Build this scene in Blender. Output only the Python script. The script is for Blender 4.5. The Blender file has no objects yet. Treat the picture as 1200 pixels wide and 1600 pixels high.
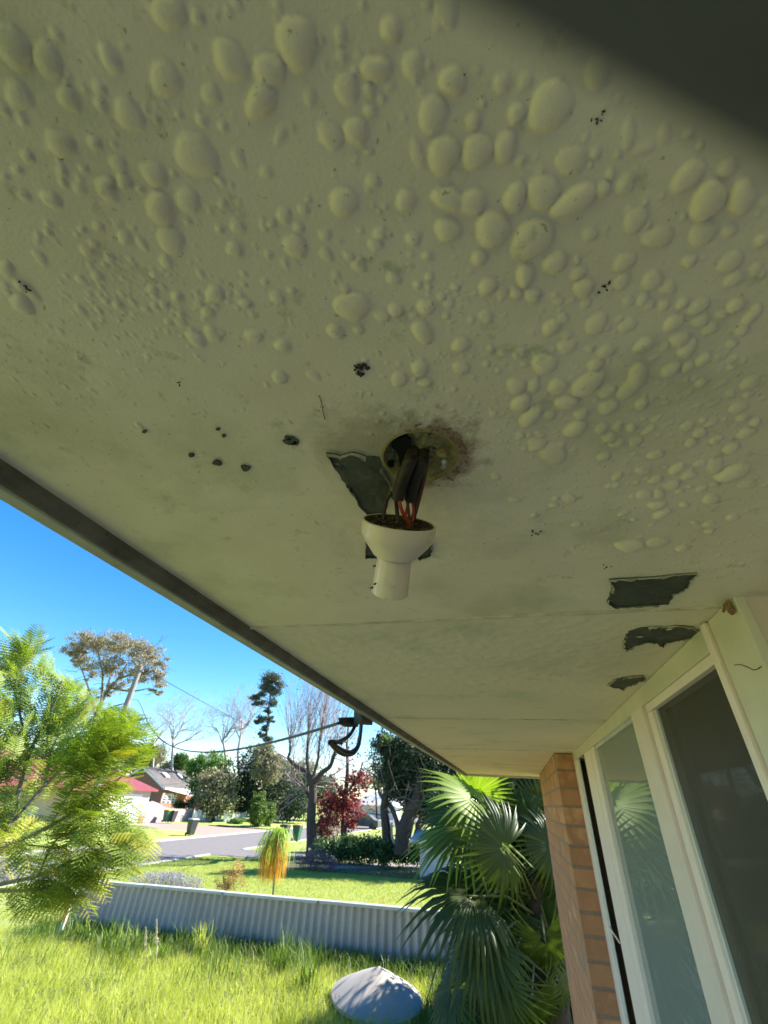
import bpy, bmesh, math, random
import numpy as np
from mathutils import Vector, Matrix, Euler
random.seed(7); rng = np.random.default_rng(7)
scene = bpy.context.scene
COL = scene.collection

# ------------------------------------------------------------------ camera
F = 650.0                                  # focal length in pixels of a 1600 px high picture
cz = np.array([55., 940., -F]); cz /= np.linalg.norm(cz)
cy = np.array([207., -460., -F]); cy -= cz * (cy @ cz); cy /= np.linalg.norm(cy)
cx = np.cross(cy, cz)
CM = np.array([cx, cy, cz])                # camera axes -> place axes
cam_d = bpy.data.cameras.new('camera'); cam = bpy.data.objects.new('camera', cam_d); COL.objects.link(cam)
cam.matrix_world = Matrix([list(CM[0]) + [0], list(CM[1]) + [0], list(CM[2]) + [0], [0, 0, 0, 1]])
cam_d.sensor_fit = 'VERTICAL'; cam_d.sensor_height = 24; cam_d.sensor_width = 18
cam_d.lens = 24 * F / 1600
cam_d.clip_start = .002; cam_d.clip_end = 3000
scene.camera = cam
cam_d.dof.use_dof = True; cam_d.dof.focus_distance = .48; cam_d.dof.aperture_fstop = cam_d.lens / 1.15

# ------------------------------------------------------------------ sky, sun, exposure
SUN = Vector((.95, .80, 1.0)).normalized()
w = bpy.data.worlds.new('World'); scene.world = w; w.use_nodes = True
nt = w.node_tree; nt.nodes.clear()
sky = nt.nodes.new('ShaderNodeTexSky'); sky.sky_type = 'NISHITA'; sky.sun_disc = False
sky.sun_elevation = math.asin(SUN.z); sky.sun_rotation = math.atan2(SUN.x, SUN.y)
sky.air_density = 1.0; sky.dust_density = 0.0; sky.ozone_density = 4.0; sky.altitude = 30
bg = nt.nodes.new('ShaderNodeBackground'); bg.inputs['Strength'].default_value = 0.075
outw = nt.nodes.new('ShaderNodeOutputWorld')
tcw = nt.nodes.new('ShaderNodeTexCoord')
# a few low fair-weather clouds, all round the horizon
mpw = nt.nodes.new('ShaderNodeMapping'); mpw.inputs['Scale'].default_value = (1, 1, 2.6)
nzw = nt.nodes.new('ShaderNodeTexNoise'); nzw.inputs['Scale'].default_value = 4.2; nzw.inputs['Detail'].default_value = 7
rmp = nt.nodes.new('ShaderNodeValToRGB'); rmp.color_ramp.elements[0].position = .57; rmp.color_ramp.elements[1].position = .72
sep = nt.nodes.new('ShaderNodeSeparateXYZ')
lowm = nt.nodes.new('ShaderNodeMapRange'); lowm.inputs['From Min'].default_value = .05; lowm.inputs['From Max'].default_value = .13
lowm.inputs['To Min'].default_value = 1; lowm.inputs['To Max'].default_value = 0
mul = nt.nodes.new('ShaderNodeMath'); mul.operation = 'MULTIPLY'
mx = nt.nodes.new('ShaderNodeMix'); mx.data_type = 'RGBA'; mx.inputs['B'].default_value = (6.5, 6.8, 7.4, 1)
L = nt.links.new
L(tcw.outputs['Generated'], mpw.inputs['Vector']); L(mpw.outputs['Vector'], nzw.inputs['Vector'])
L(nzw.outputs['Fac'], rmp.inputs['Fac']); L(tcw.outputs['Generated'], sep.inputs['Vector'])
L(sep.outputs['Z'], lowm.inputs['Value']); L(rmp.outputs['Color'], mul.inputs[0]); L(lowm.outputs['Result'], mul.inputs[1])
L(mul.outputs['Value'], mx.inputs['Factor']); hsv = nt.nodes.new('ShaderNodeHueSaturation'); hsv.inputs['Saturation'].default_value = 1.32; L(sky.outputs['Color'], hsv.inputs['Color']); L(hsv.outputs['Color'], mx.inputs['A']); L(mx.outputs['Result'], bg.inputs['Color'])
L(bg.outputs['Background'], outw.inputs['Surface'])
sd = bpy.data.lights.new('sun', 'SUN'); sd.energy = 4.6; sd.angle = math.radians(.5); sd.color = (1, .95, .86)
sun = bpy.data.objects.new('sun', sd); COL.objects.link(sun)
sun.rotation_euler = SUN.to_track_quat('Z', 'Y').to_euler()
vs = scene.view_settings
vs.view_transform = 'Standard'; vs.look = 'None'; vs.exposure = 1.97; vs.gamma = 1; vs.use_curve_mapping = False
scene.cycles.max_bounces = 10; scene.cycles.diffuse_bounces = 5; scene.cycles.transparent_max_bounces = 12

# ------------------------------------------------------------------ place helpers
def ray(x, y):
    d = CM @ np.array([x - 600., 800. - y, -F]); return d / np.linalg.norm(d)
def onz(x, y, h): d = ray(x, y); return d * h / d[2]
def onx(x, y, X): d = ray(x, y); return d * X / d[0]
def ony(x, y, Y): d = ray(x, y); return d * Y / d[1]
def gz(x, y):
    return -2.72 - 0.38 * np.clip((-np.asarray(x, float) - 2) / 13, 0, 1)
def gp(px, py):
    d = ray(px, py); lo, hi = .5, 600.
    for _ in range(50):
        m = (lo + hi) / 2
        if d[2] * m < gz(d[0] * m, 0): hi = m
        else: lo = m
    return d * hi
def ppm(p):
    """pixels per metre across the view at place point p"""
    c = CM.T @ np.asarray(p, float); return F / -c[2]

# ------------------------------------------------------------------ object helpers
def tag(o, label=None, cat=None, group=None, kind=None):
    if label: o['label'] = label
    if cat: o['category'] = cat
    if group: o['group'] = group
    if kind: o['kind'] = kind
    return o
def empty(name, loc, label=None, cat=None, group=None):
    o = bpy.data.objects.new(name, None); COL.objects.link(o); o.location = [float(v) for v in loc]
    o.empty_display_size = .1
    bpy.context.view_layer.update()
    return tag(o, label, cat, group)
def link(name, me, parent=None, m=None):
    if m is not None and not me.materials: me.materials.append(m)
    o = bpy.data.objects.new(name, me); COL.objects.link(o)
    if parent is not None:
        o.parent = parent
        # parts are built in place coordinates
        inv = Matrix.Translation(-wloc(parent)); o.matrix_parent_inverse = inv
    return o
def wloc(o):
    v = Vector((0, 0, 0))
    while o is not None:
        v = v + o.location
        if o.parent is not None: v = v + o.matrix_parent_inverse.translation
        o = o.parent
    return v
def mesh_np(name, V, Fc, smooth=False):
    """V (n,3); Fc (m,k) one polygon size, or list"""
    me = bpy.data.meshes.new(name)
    V = np.asarray(V, np.float32)
    if isinstance(Fc, np.ndarray):
        m_, k = Fc.shape
        me.vertices.add(len(V)); me.vertices.foreach_set('co', V.ravel())
        me.loops.add(m_ * k); me.loops.foreach_set('vertex_index', Fc.astype(np.int32).ravel())
        me.polygons.add(m_); me.polygons.foreach_set('loop_start', np.arange(0, m_ * k, k, dtype=np.int32))
        me.update(calc_edges=True)
    else:
        me.from_pydata([tuple(map(float, v)) for v in V], [], Fc); me.update()
    if smooth: me.polygons.foreach_set('use_smooth', np.ones(len(me.polygons), bool))
    me.validate() if not isinstance(Fc, np.ndarray) else None
    return me
class MB:
    """collects shapes into one mesh"""
    def __init__(s): s.v = []; s.f = []
    def add(s, vs_, fs):
        o = len(s.v); s.v += [tuple(map(float, v)) for v in vs_]; s.f += [tuple(i + o for i in f) for f in fs]; return s
    def box(s, a, b):
        x0, y0, z0 = a; x1, y1, z1 = b
        x0, x1 = min(x0, x1), max(x0, x1); y0, y1 = min(y0, y1), max(y0, y1); z0, z1 = min(z0, z1), max(z0, z1)
        return s.add([(x0,y0,z0),(x1,y0,z0),(x1,y1,z0),(x0,y1,z0),(x0,y0,z1),(x1,y0,z1),(x1,y1,z1),(x0,y1,z1)],
                     [(0,3,2,1),(4,5,6,7),(0,1,5,4),(1,2,6,5),(2,3,7,6),(3,0,4,7)])
    def prism(s, pts, d):
        """polygon pts (3-D, planar) pushed along vector d"""
        n = len(pts); P = [np.asarray(p, float) for p in pts]; d = np.asarray(d, float)
        return s.add(P + [p + d for p in P], [tuple(range(n))[::-1], tuple(range(n, 2 * n))] + [(i, (i+1) % n, n + (i+1) % n, n + i) for i in range(n)])
    def tube(s, pts, rad, k=8, cap=True):
        P = [np.asarray(p, float) for p in pts]; n = len(P)
        if np.isscalar(rad): rad = [rad] * n
        vs_ = []; up = np.array([.13, .21, .97])
        for i in range(n):
            t = P[min(i+1, n-1)] - P[max(i-1, 0)]; t /= (np.linalg.norm(t) + 1e-9)
            a = np.cross(t, up)
            if np.linalg.norm(a) < .2: a = np.cross(t, [1, .1, 0])
            a /= np.linalg.norm(a); b = np.cross(t, a)
            for j in range(k):
                q = 2 * math.pi * j / k; vs_.append(P[i] + rad[i] * (math.cos(q) * a + math.sin(q) * b))
        fs = [(i*k + j, i*k + (j+1) % k, (i+1)*k + (j+1) % k, (i+1)*k + j) for i in range(n-1) for j in range(k)]
        if cap: fs += [tuple(range(k))[::-1], tuple(range((n-1)*k, n*k))]
        return s.add(vs_, fs)
    def lathe(s, prof, c, ax, k=40, cap=False):
        c = np.asarray(c, float); ax = np.asarray(ax, float); ax = ax / np.linalg.norm(ax)
        a = np.cross(ax, [0.2, 1, .1]); a /= np.linalg.norm(a); b = np.cross(ax, a); vs_ = []
        for r, h in prof:
            for j in range(k):
                q = 2 * math.pi * j / k; vs_.append(c + ax * h + r * (math.cos(q) * a + math.sin(q) * b))
        n = len(prof)
        fs = [(i*k + j, i*k + (j+1) % k, (i+1)*k + (j+1) % k, (i+1)*k + j) for i in range(n-1) for j in range(k)]
        if cap: fs += [tuple(range(k))[::-1], tuple(range((n-1)*k, n*k))]
        return s.add(vs_, fs)
    def build(s, name, m, parent=None, smooth=False, bevel=0):
        me = bpy.data.meshes.new(name); me.from_pydata(s.v, [], s.f)
        if bevel:
            bm = bmesh.new(); bm.from_mesh(me)
            bmesh.ops.recalc_face_normals(bm, faces=bm.faces)
            bmesh.ops.bevel(bm, geom=bm.edges[:], offset=bevel, segments=2, affect='EDGES', profile=.6)
            bm.to_mesh(me); bm.free()
        else:
            bm = bmesh.new(); bm.from_mesh(me); bmesh.ops.recalc_face_normals(bm, faces=bm.faces); bm.to_mesh(me); bm.free()
        me.update()
        if smooth:
            me.polygons.foreach_set('use_smooth', np.ones(len(me.polygons), bool))
        me.materials.append(m)
        o = link(name, me, parent)
        if smooth: 
            try: me.set_sharp_from_angle(angle=math.radians(38))
            except Exception: pass
        return o

# ------------------------------------------------------------------ materials
def mat(name, c1, c2=None, scale=6, rough=.8, bump=0, bscale=60, detail=6, transl=0, metal=0, spec=.4, isl=0, c3=None, stretch=None, rnd=0, spots=None, coat=0, soft=.5):
    """two or three tone procedural surface; isl = share of tone picked per loose piece, rnd = per object"""
    m = bpy.data.materials.new(name); m.use_nodes = True; t = m.node_tree; N = t.nodes; N.clear()
    out = N.new('ShaderNodeOutputMaterial'); p = N.new('ShaderNodeBsdfPrincipled')
    p.inputs['Roughness'].default_value = rough; p.inputs['Metallic'].default_value = metal
    p.inputs['Specular IOR Level'].default_value = spec
    if coat: p.inputs['Coat Weight'].default_value = coat; p.inputs['Coat Roughness'].default_value = .15
    tc = N.new('ShaderNodeTexCoord'); vec = tc.outputs['Object']
    if stretch:
        mp = N.new('ShaderNodeMapping'); mp.inputs['Scale'].default_value = stretch; t.links.new(vec, mp.inputs['Vector']); vec = mp.outputs['Vector']
    c2 = c2 or tuple(v * .8 for v in c1)
    nz = N.new('ShaderNodeTexNoise'); nz.inputs['Scale'].default_value = scale; nz.inputs['Detail'].default_value = detail
    t.links.new(vec, nz.inputs['Vector'])
    fac = nz.outputs['Fac']
    mr = N.new('ShaderNodeMapRange'); mr.inputs['From Min'].default_value = .5 - soft * .5 + .05; mr.inputs['From Max'].default_value = .5 + soft * .5 - .05
    t.links.new(fac, mr.inputs['Value']); fac = mr.outputs['Result']
    if isl or rnd:
        g = N.new('ShaderNodeNewGeometry').outputs['Random Per Island'] if isl else N.new('ShaderNodeObjectInfo').outputs['Random']
        mm = N.new('ShaderNodeMix'); mm.inputs['Factor'].default_value = isl or rnd
        t.links.new(fac, mm.inputs['A']); t.links.new(g, mm.inputs['B']); fac = mm.outputs['Result']
    cr = N.new('ShaderNodeValToRGB'); e = cr.color_ramp.elements
    e[0].color = (*c1, 1); e[1].color = (*c2, 1)
    if c3: e[1].position = .6; x = e.new(1.0); x.color = (*c3, 1)
    t.links.new(fac, cr.inputs['Fac']); col = cr.outputs['Color']
    if spots:
        for (sc, th, w_, sc_col) in spots:
            n2 = N.new('ShaderNodeTexNoise'); n2.inputs['Scale'].default_value = sc; n2.inputs['Detail'].default_value = 8; n2.inputs['Roughness'].default_value = .65
            t.links.new(vec, n2.inputs['Vector'])
            r2 = N.new('ShaderNodeMapRange'); r2.inputs['From Min'].default_value = th; r2.inputs['From Max'].default_value = th + w_
            t.links.new(n2.outputs['Fac'], r2.inputs['Value'])
            m2 = N.new('ShaderNodeMix'); m2.data_type = 'RGBA'; m2.inputs['B'].default_value = (*sc_col, 1)
            t.links.new(r2.outputs['Result'], m2.inputs['Factor']); t.links.new(col, m2.inputs['A']); col = m2.outputs['Result']
    t.links.new(col, p.inputs['Base Color'])
    if bump:
        n3 = N.new('ShaderNodeTexNoise'); n3.inputs['Scale'].default_value = bscale; n3.inputs['Detail'].default_value = 5
        t.links.new(vec, n3.inputs['Vector'])
        b = N.new('ShaderNodeBump'); b.inputs['Strength'].default_value = bump; b.inputs['Distance'].default_value = .35 / bscale
        t.links.new(n3.outputs['Fac'], b.inputs['Height']); t.links.new(b.outputs['Normal'], p.inputs['Normal'])
    sh = p.outputs['BSDF']
    if transl:
        tr = N.new('ShaderNodeBsdfTranslucent'); ms = N.new('ShaderNodeMixShader'); ms.inputs['Fac'].default_value = transl
        hs = N.new('ShaderNodeHueSaturation'); hs.inputs['Value'].default_value = 1.35; hs.inputs['Saturation'].default_value = 1.12
        t.links.new(col, hs.inputs['Color']); t.links.new(hs.outputs['Color'], tr.inputs['Color'])
        t.links.new(sh, ms.inputs[1]); t.links.new(tr.outputs['BSDF'], ms.inputs[2]); sh = ms.outputs['Shader']
    t.links.new(sh, out.inputs['Surface'])
    return m

SOFCOL = dict(c1=(.75, .615, .46), c2=(.84, .705, .545))
m_soffit = mat('soffit_paint', scale=11, rough=.40, bump=.45, bscale=420, spec=.5, soft=.6,
               spots=[(4.5, .50, .16, (.60, .52, .36)), (38, .60, .10, (.55, .49, .34)), (170, .64, .05, (.42, .38, .24)), (260, .70, .04, (.20, .18, .11)), (9, .62, .12, (.66, .52, .42))], **SOFCOL)
m_soffit2 = mat('soffit_paint_far', scale=3, rough=.6, bump=.35, bscale=60, spec=.35, soft=.8, stretch=(1, 1.3, 1),
                spots=[(3.5, .52, .14, (.64, .58, .42)), (6, .62, .12, (.58, .50, .34)), (60, .66, .05, (.5, .44, .3)), (200, .72, .04, (.3, .28, .2))], **SOFCOL)
m_strip = mat('strip_paint', (.82, .74, .60), (.42, .29, .19), scale=30, rough=.6, soft=.7, bump=.3, bscale=120)  # brown tone holds rust and the shadow of the joint
m_fascia = mat('fascia_paint', (.46, .45, .35), (.36, .34, .27), scale=25, rough=.7, bump=.4, bscale=200, spots=[(14, .6, .1, (.2, .18, .13))])
m_bead_dark = mat('bead_grime_shade', (.10, .085, .065), (.21, .18, .14), scale=16, rough=.85, bump=.5, bscale=150, spots=[(60, .62, .08, (.05, .045, .035))])
m_board = mat('painted_board', (.60, .54, .42), (.66, .60, .48), scale=12, rough=.38, spec=.5, bump=.15, bscale=40, spots=[(50, .72, .05, (.3, .27, .18))])
m_mauve = mat('porch_wall_paint', (.60, .47, .42), (.66, .53, .48), scale=9, rough=.55, bump=.2, bscale=90)
m_frame = mat('window_frame_paint', (.80, .65, .58), (.84, .70, .64), scale=20, rough=.4, bump=.1, bscale=80, spots=[(70, .70, .06, (.45, .38, .3))])
m_frame2 = mat('mullion_paint', (.70, .57, .50), (.75, .62, .56), scale=20, rough=.45, bump=.1, bscale=80, spots=[(90, .72, .06, (.45, .38, .3))])
m_alu = mat('aluminium_frame', (.55, .55, .54), (.7, .7, .69), rough=.4, metal=.3)
m_brick = mat('brick_face', (.52, .24, .115), (.38, .18, .09), scale=18, rough=.85, bump=.5, bscale=160, rnd=.6, c3=(.68, .35, .17), spots=[(90, .66, .06, (.22, .12, .07))])
m_mortar = mat('mortar', (.30, .22, .17), (.22, .17, .13), scale=60, rough=.95, bump=.5, bscale=300)
m_peel = mat('bare_backing', (.034, .040, .032), (.075, .080, .064), scale=28, rough=.6, bump=.6, bscale=70, spots=[(26, .58, .10, (.11, .10, .085)), (90, .64, .06, (.22, .19, .14))])
m_peelrim = mat('paint_edge', (.40, .38, .28), (.25, .2, .14), scale=60, rough=.7)
m_dark = mat('black_plastic', (.015, .015, .017), (.025, .025, .027), rough=.4)
m_box = mat('grey_plastic', (.06, .06, .058), (.09, .09, .085), rough=.5)
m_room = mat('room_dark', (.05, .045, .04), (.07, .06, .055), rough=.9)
m_porc = mat('white_plastic', (.74, .60, .47), (.68, .53, .40), scale=16, rough=.28, spec=.55, bump=.05, bscale=80, spots=[(30, .58, .16, (.54, .40, .27)), (90, .66, .05, (.30, .22, .14)), (160, .70, .04, (.10, .08, .05))])
m_porcdirt = mat('dirty_rim', (.10, .07, .045), (.035, .028, .02), scale=90, rough=.95, bump=.8, bscale=300, c3=(.3, .22, .15))
m_jbox = mat('grimy_box', (.44, .36, .15), (.24, .18, .08), scale=45, spec=.1, rough=.95, bump=.8, bscale=200, spots=[(60, .6, .06, (.035, .03, .02)), (30, .64, .1, (.22, .12, .06))])
m_black = mat('void_black', (.004, .004, .004), (.006, .006, .006), rough=1)
m_sheath = mat('rubber_sheath', (.02, .014, .011), (.045, .03, .022), scale=90, rough=.6, bump=.4, bscale=200)
m_red = mat('red_wire', (.42, .05, .02), (.30, .035, .02), scale=90, rough=.5)
m_brown = mat('brown_wire', (.12, .05, .022), (.07, .03, .015), scale=90, rough=.55)
m_screw = mat('screw_metal', (.55, .55, .52), (.35, .33, .3), scale=200, rough=.35, metal=.9)
m_rust = mat('rust_stain', (.20, .10, .05), (.30, .19, .10), scale=120, rough=.95)

# ------------------------------------------------------------------ ground, road
def grid_mesh(x0, x1, y0, y1, nx, ny, zf, keep=None):
    xs = np.linspace(x0, x1, nx + 1); ys = np.linspace(y0, y1, ny + 1); X, Y = np.meshgrid(xs, ys, indexing='ij')
    Z = zf(X, Y); V = np.stack([X, Y, Z], -1).reshape(-1, 3)
    I = np.arange((nx + 1) * (ny + 1)).reshape(nx + 1, ny + 1)
    Q = np.stack([I[:-1, :-1], I[1:, :-1], I[1:, 1:], I[:-1, 1:]], -1).reshape(-1, 4)
    if keep is not None:
        c = V[Q].mean(1); Q = Q[keep(c)]
    return V, Q
m_ground = mat('lawn_soil', (.17, .20, .045), (.24, .27, .06), scale=1.6, rough=.95, bump=.8, bscale=14, soft=.9, c3=(.30, .30, .10), spots=[(5, .66, .1, (.10, .08, .04))])
m_road = mat('asphalt', (.135, .122, .122), (.165, .15, .15), scale=3, rough=.9, bump=.4, bscale=60)
m_kerb = mat('concrete', (.38, .35, .31), (.45, .42, .37), scale=5, rough=.9, bump=.3, bscale=60)
m_pave = mat('brick_paving', (.24, .18, .15), (.31, .24, .20), scale=5, rough=.9, bump=.4, bscale=30)
def gzs(x, y):   # two wide steps of one ground: beyond the near blocks it is a flat plain
    return gz(x, y) + np.where(np.abs(np.asarray(y)) > 900, 0, 0)
V, Q = grid_mesh(-60, 40, -30, 120, 200, 150, gz); gnd = link('ground', mesh_np('ground', V, Q, True), None, m_ground); tag(gnd, 'lawn and verge ground of the street', kind='structure')
far = MB()
for a, b in [((-1500, -1500), (-60, 1500)), ((40, -1500), (1500, 1500)), ((-60, 120), (40, 1500)), ((-60, -1500), (40, -30))]:
    z = -3.1 if b[0] <= -60 else (-2.72 if a[0] >= 40 else None)
    if z is not None: far.add([(a[0], a[1], z), (b[0], a[1], z), (b[0], b[1], z), (a[0], b[1], z)], [(0, 1, 2, 3)])
    else: far.add([(-60, a[1], -3.1), (-15, a[1], -3.1), (-15, b[1], -3.1), (-60, b[1], -3.1), (-2, a[1], -2.72), (-2, b[1], -2.72), (40, a[1], -2.72), (40, b[1], -2.72)], [(0, 1, 2, 3), (1, 4, 5, 2), (4, 6, 7, 5)])
tag(far.build('far_ground', m_ground), 'open ground beyond the street', kind='structure')
RX0, RX1 = -23.8, -17.6     # road edges (the street runs along y)
def strip(name, m, x0, x1, y0, y1, z, n=60, label=None):
    V, Q = grid_mesh(x0, x1, y0, y1, 1, n, lambda X, Y: z + 0 * X)
    return tag(link(name, mesh_np(name, V, Q), None, m), label, kind='structure')
strip('road', m_road, RX0, RX1, -60, 400, -3.088, label='grey asphalt residential street')
def kerb(x0, x1):
    b = MB().box((x0, -60, -3.3), (x1, 400, -3.01)); o = b.build('kerb', m_kerb, bevel=.02); tag(o, 'pale concrete kerb along the street', kind='structure')
kerb(RX0 - .32, RX0); 
b = MB(); b.box((RX1, -60, -3.3), (RX1 + .22, 27.6, -3.06)); b.box((RX1, 31.3, -3.3), (RX1 + .22, 400, -3.06))
tag(b.build('kerb', m_kerb, bevel=.02), 'near kerb of the street with a drive gap', kind='structure')
# cross path on the near side, and the drives on the far side
def flat(name, m, pts, z, label):
    o = MB().add([(x, y, z) for x, y in pts], [tuple(range(len(pts)))]).build(name, m); return tag(o, label, kind='structure')
flat('path', m_road, [(-17.62, 27.4), (-17.62, 31.2), (-14.6, 31.2), (-9.0, 30.6), (-9.0, 28.6), (-14.8, 28.0)], -3.078, 'grey path leaving the near side of the street')
o = bpy.data.objects['path']
for v in o.data.vertices: v.co.z = float(gz(v.co.x, 0)) + .014
flat('driveway', m_pave, [(-24.13, 36.5), (-24.13, 49), (-31, 47.5), (-37.5, 46.5), (-37.5, 38), (-31, 38.5), (-27.5, 39.5)], -3.084, 'pinkish paved driveway to the far houses')

# ------------------------------------------------------------------ the house we stand under
H = .278; WX = .355; EX = -.505; NY = .74
house = empty('brick_house', (1.5, 2, -2.72), 'brick house with blistered green painted eave overhead and timber windows', 'house')

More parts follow.
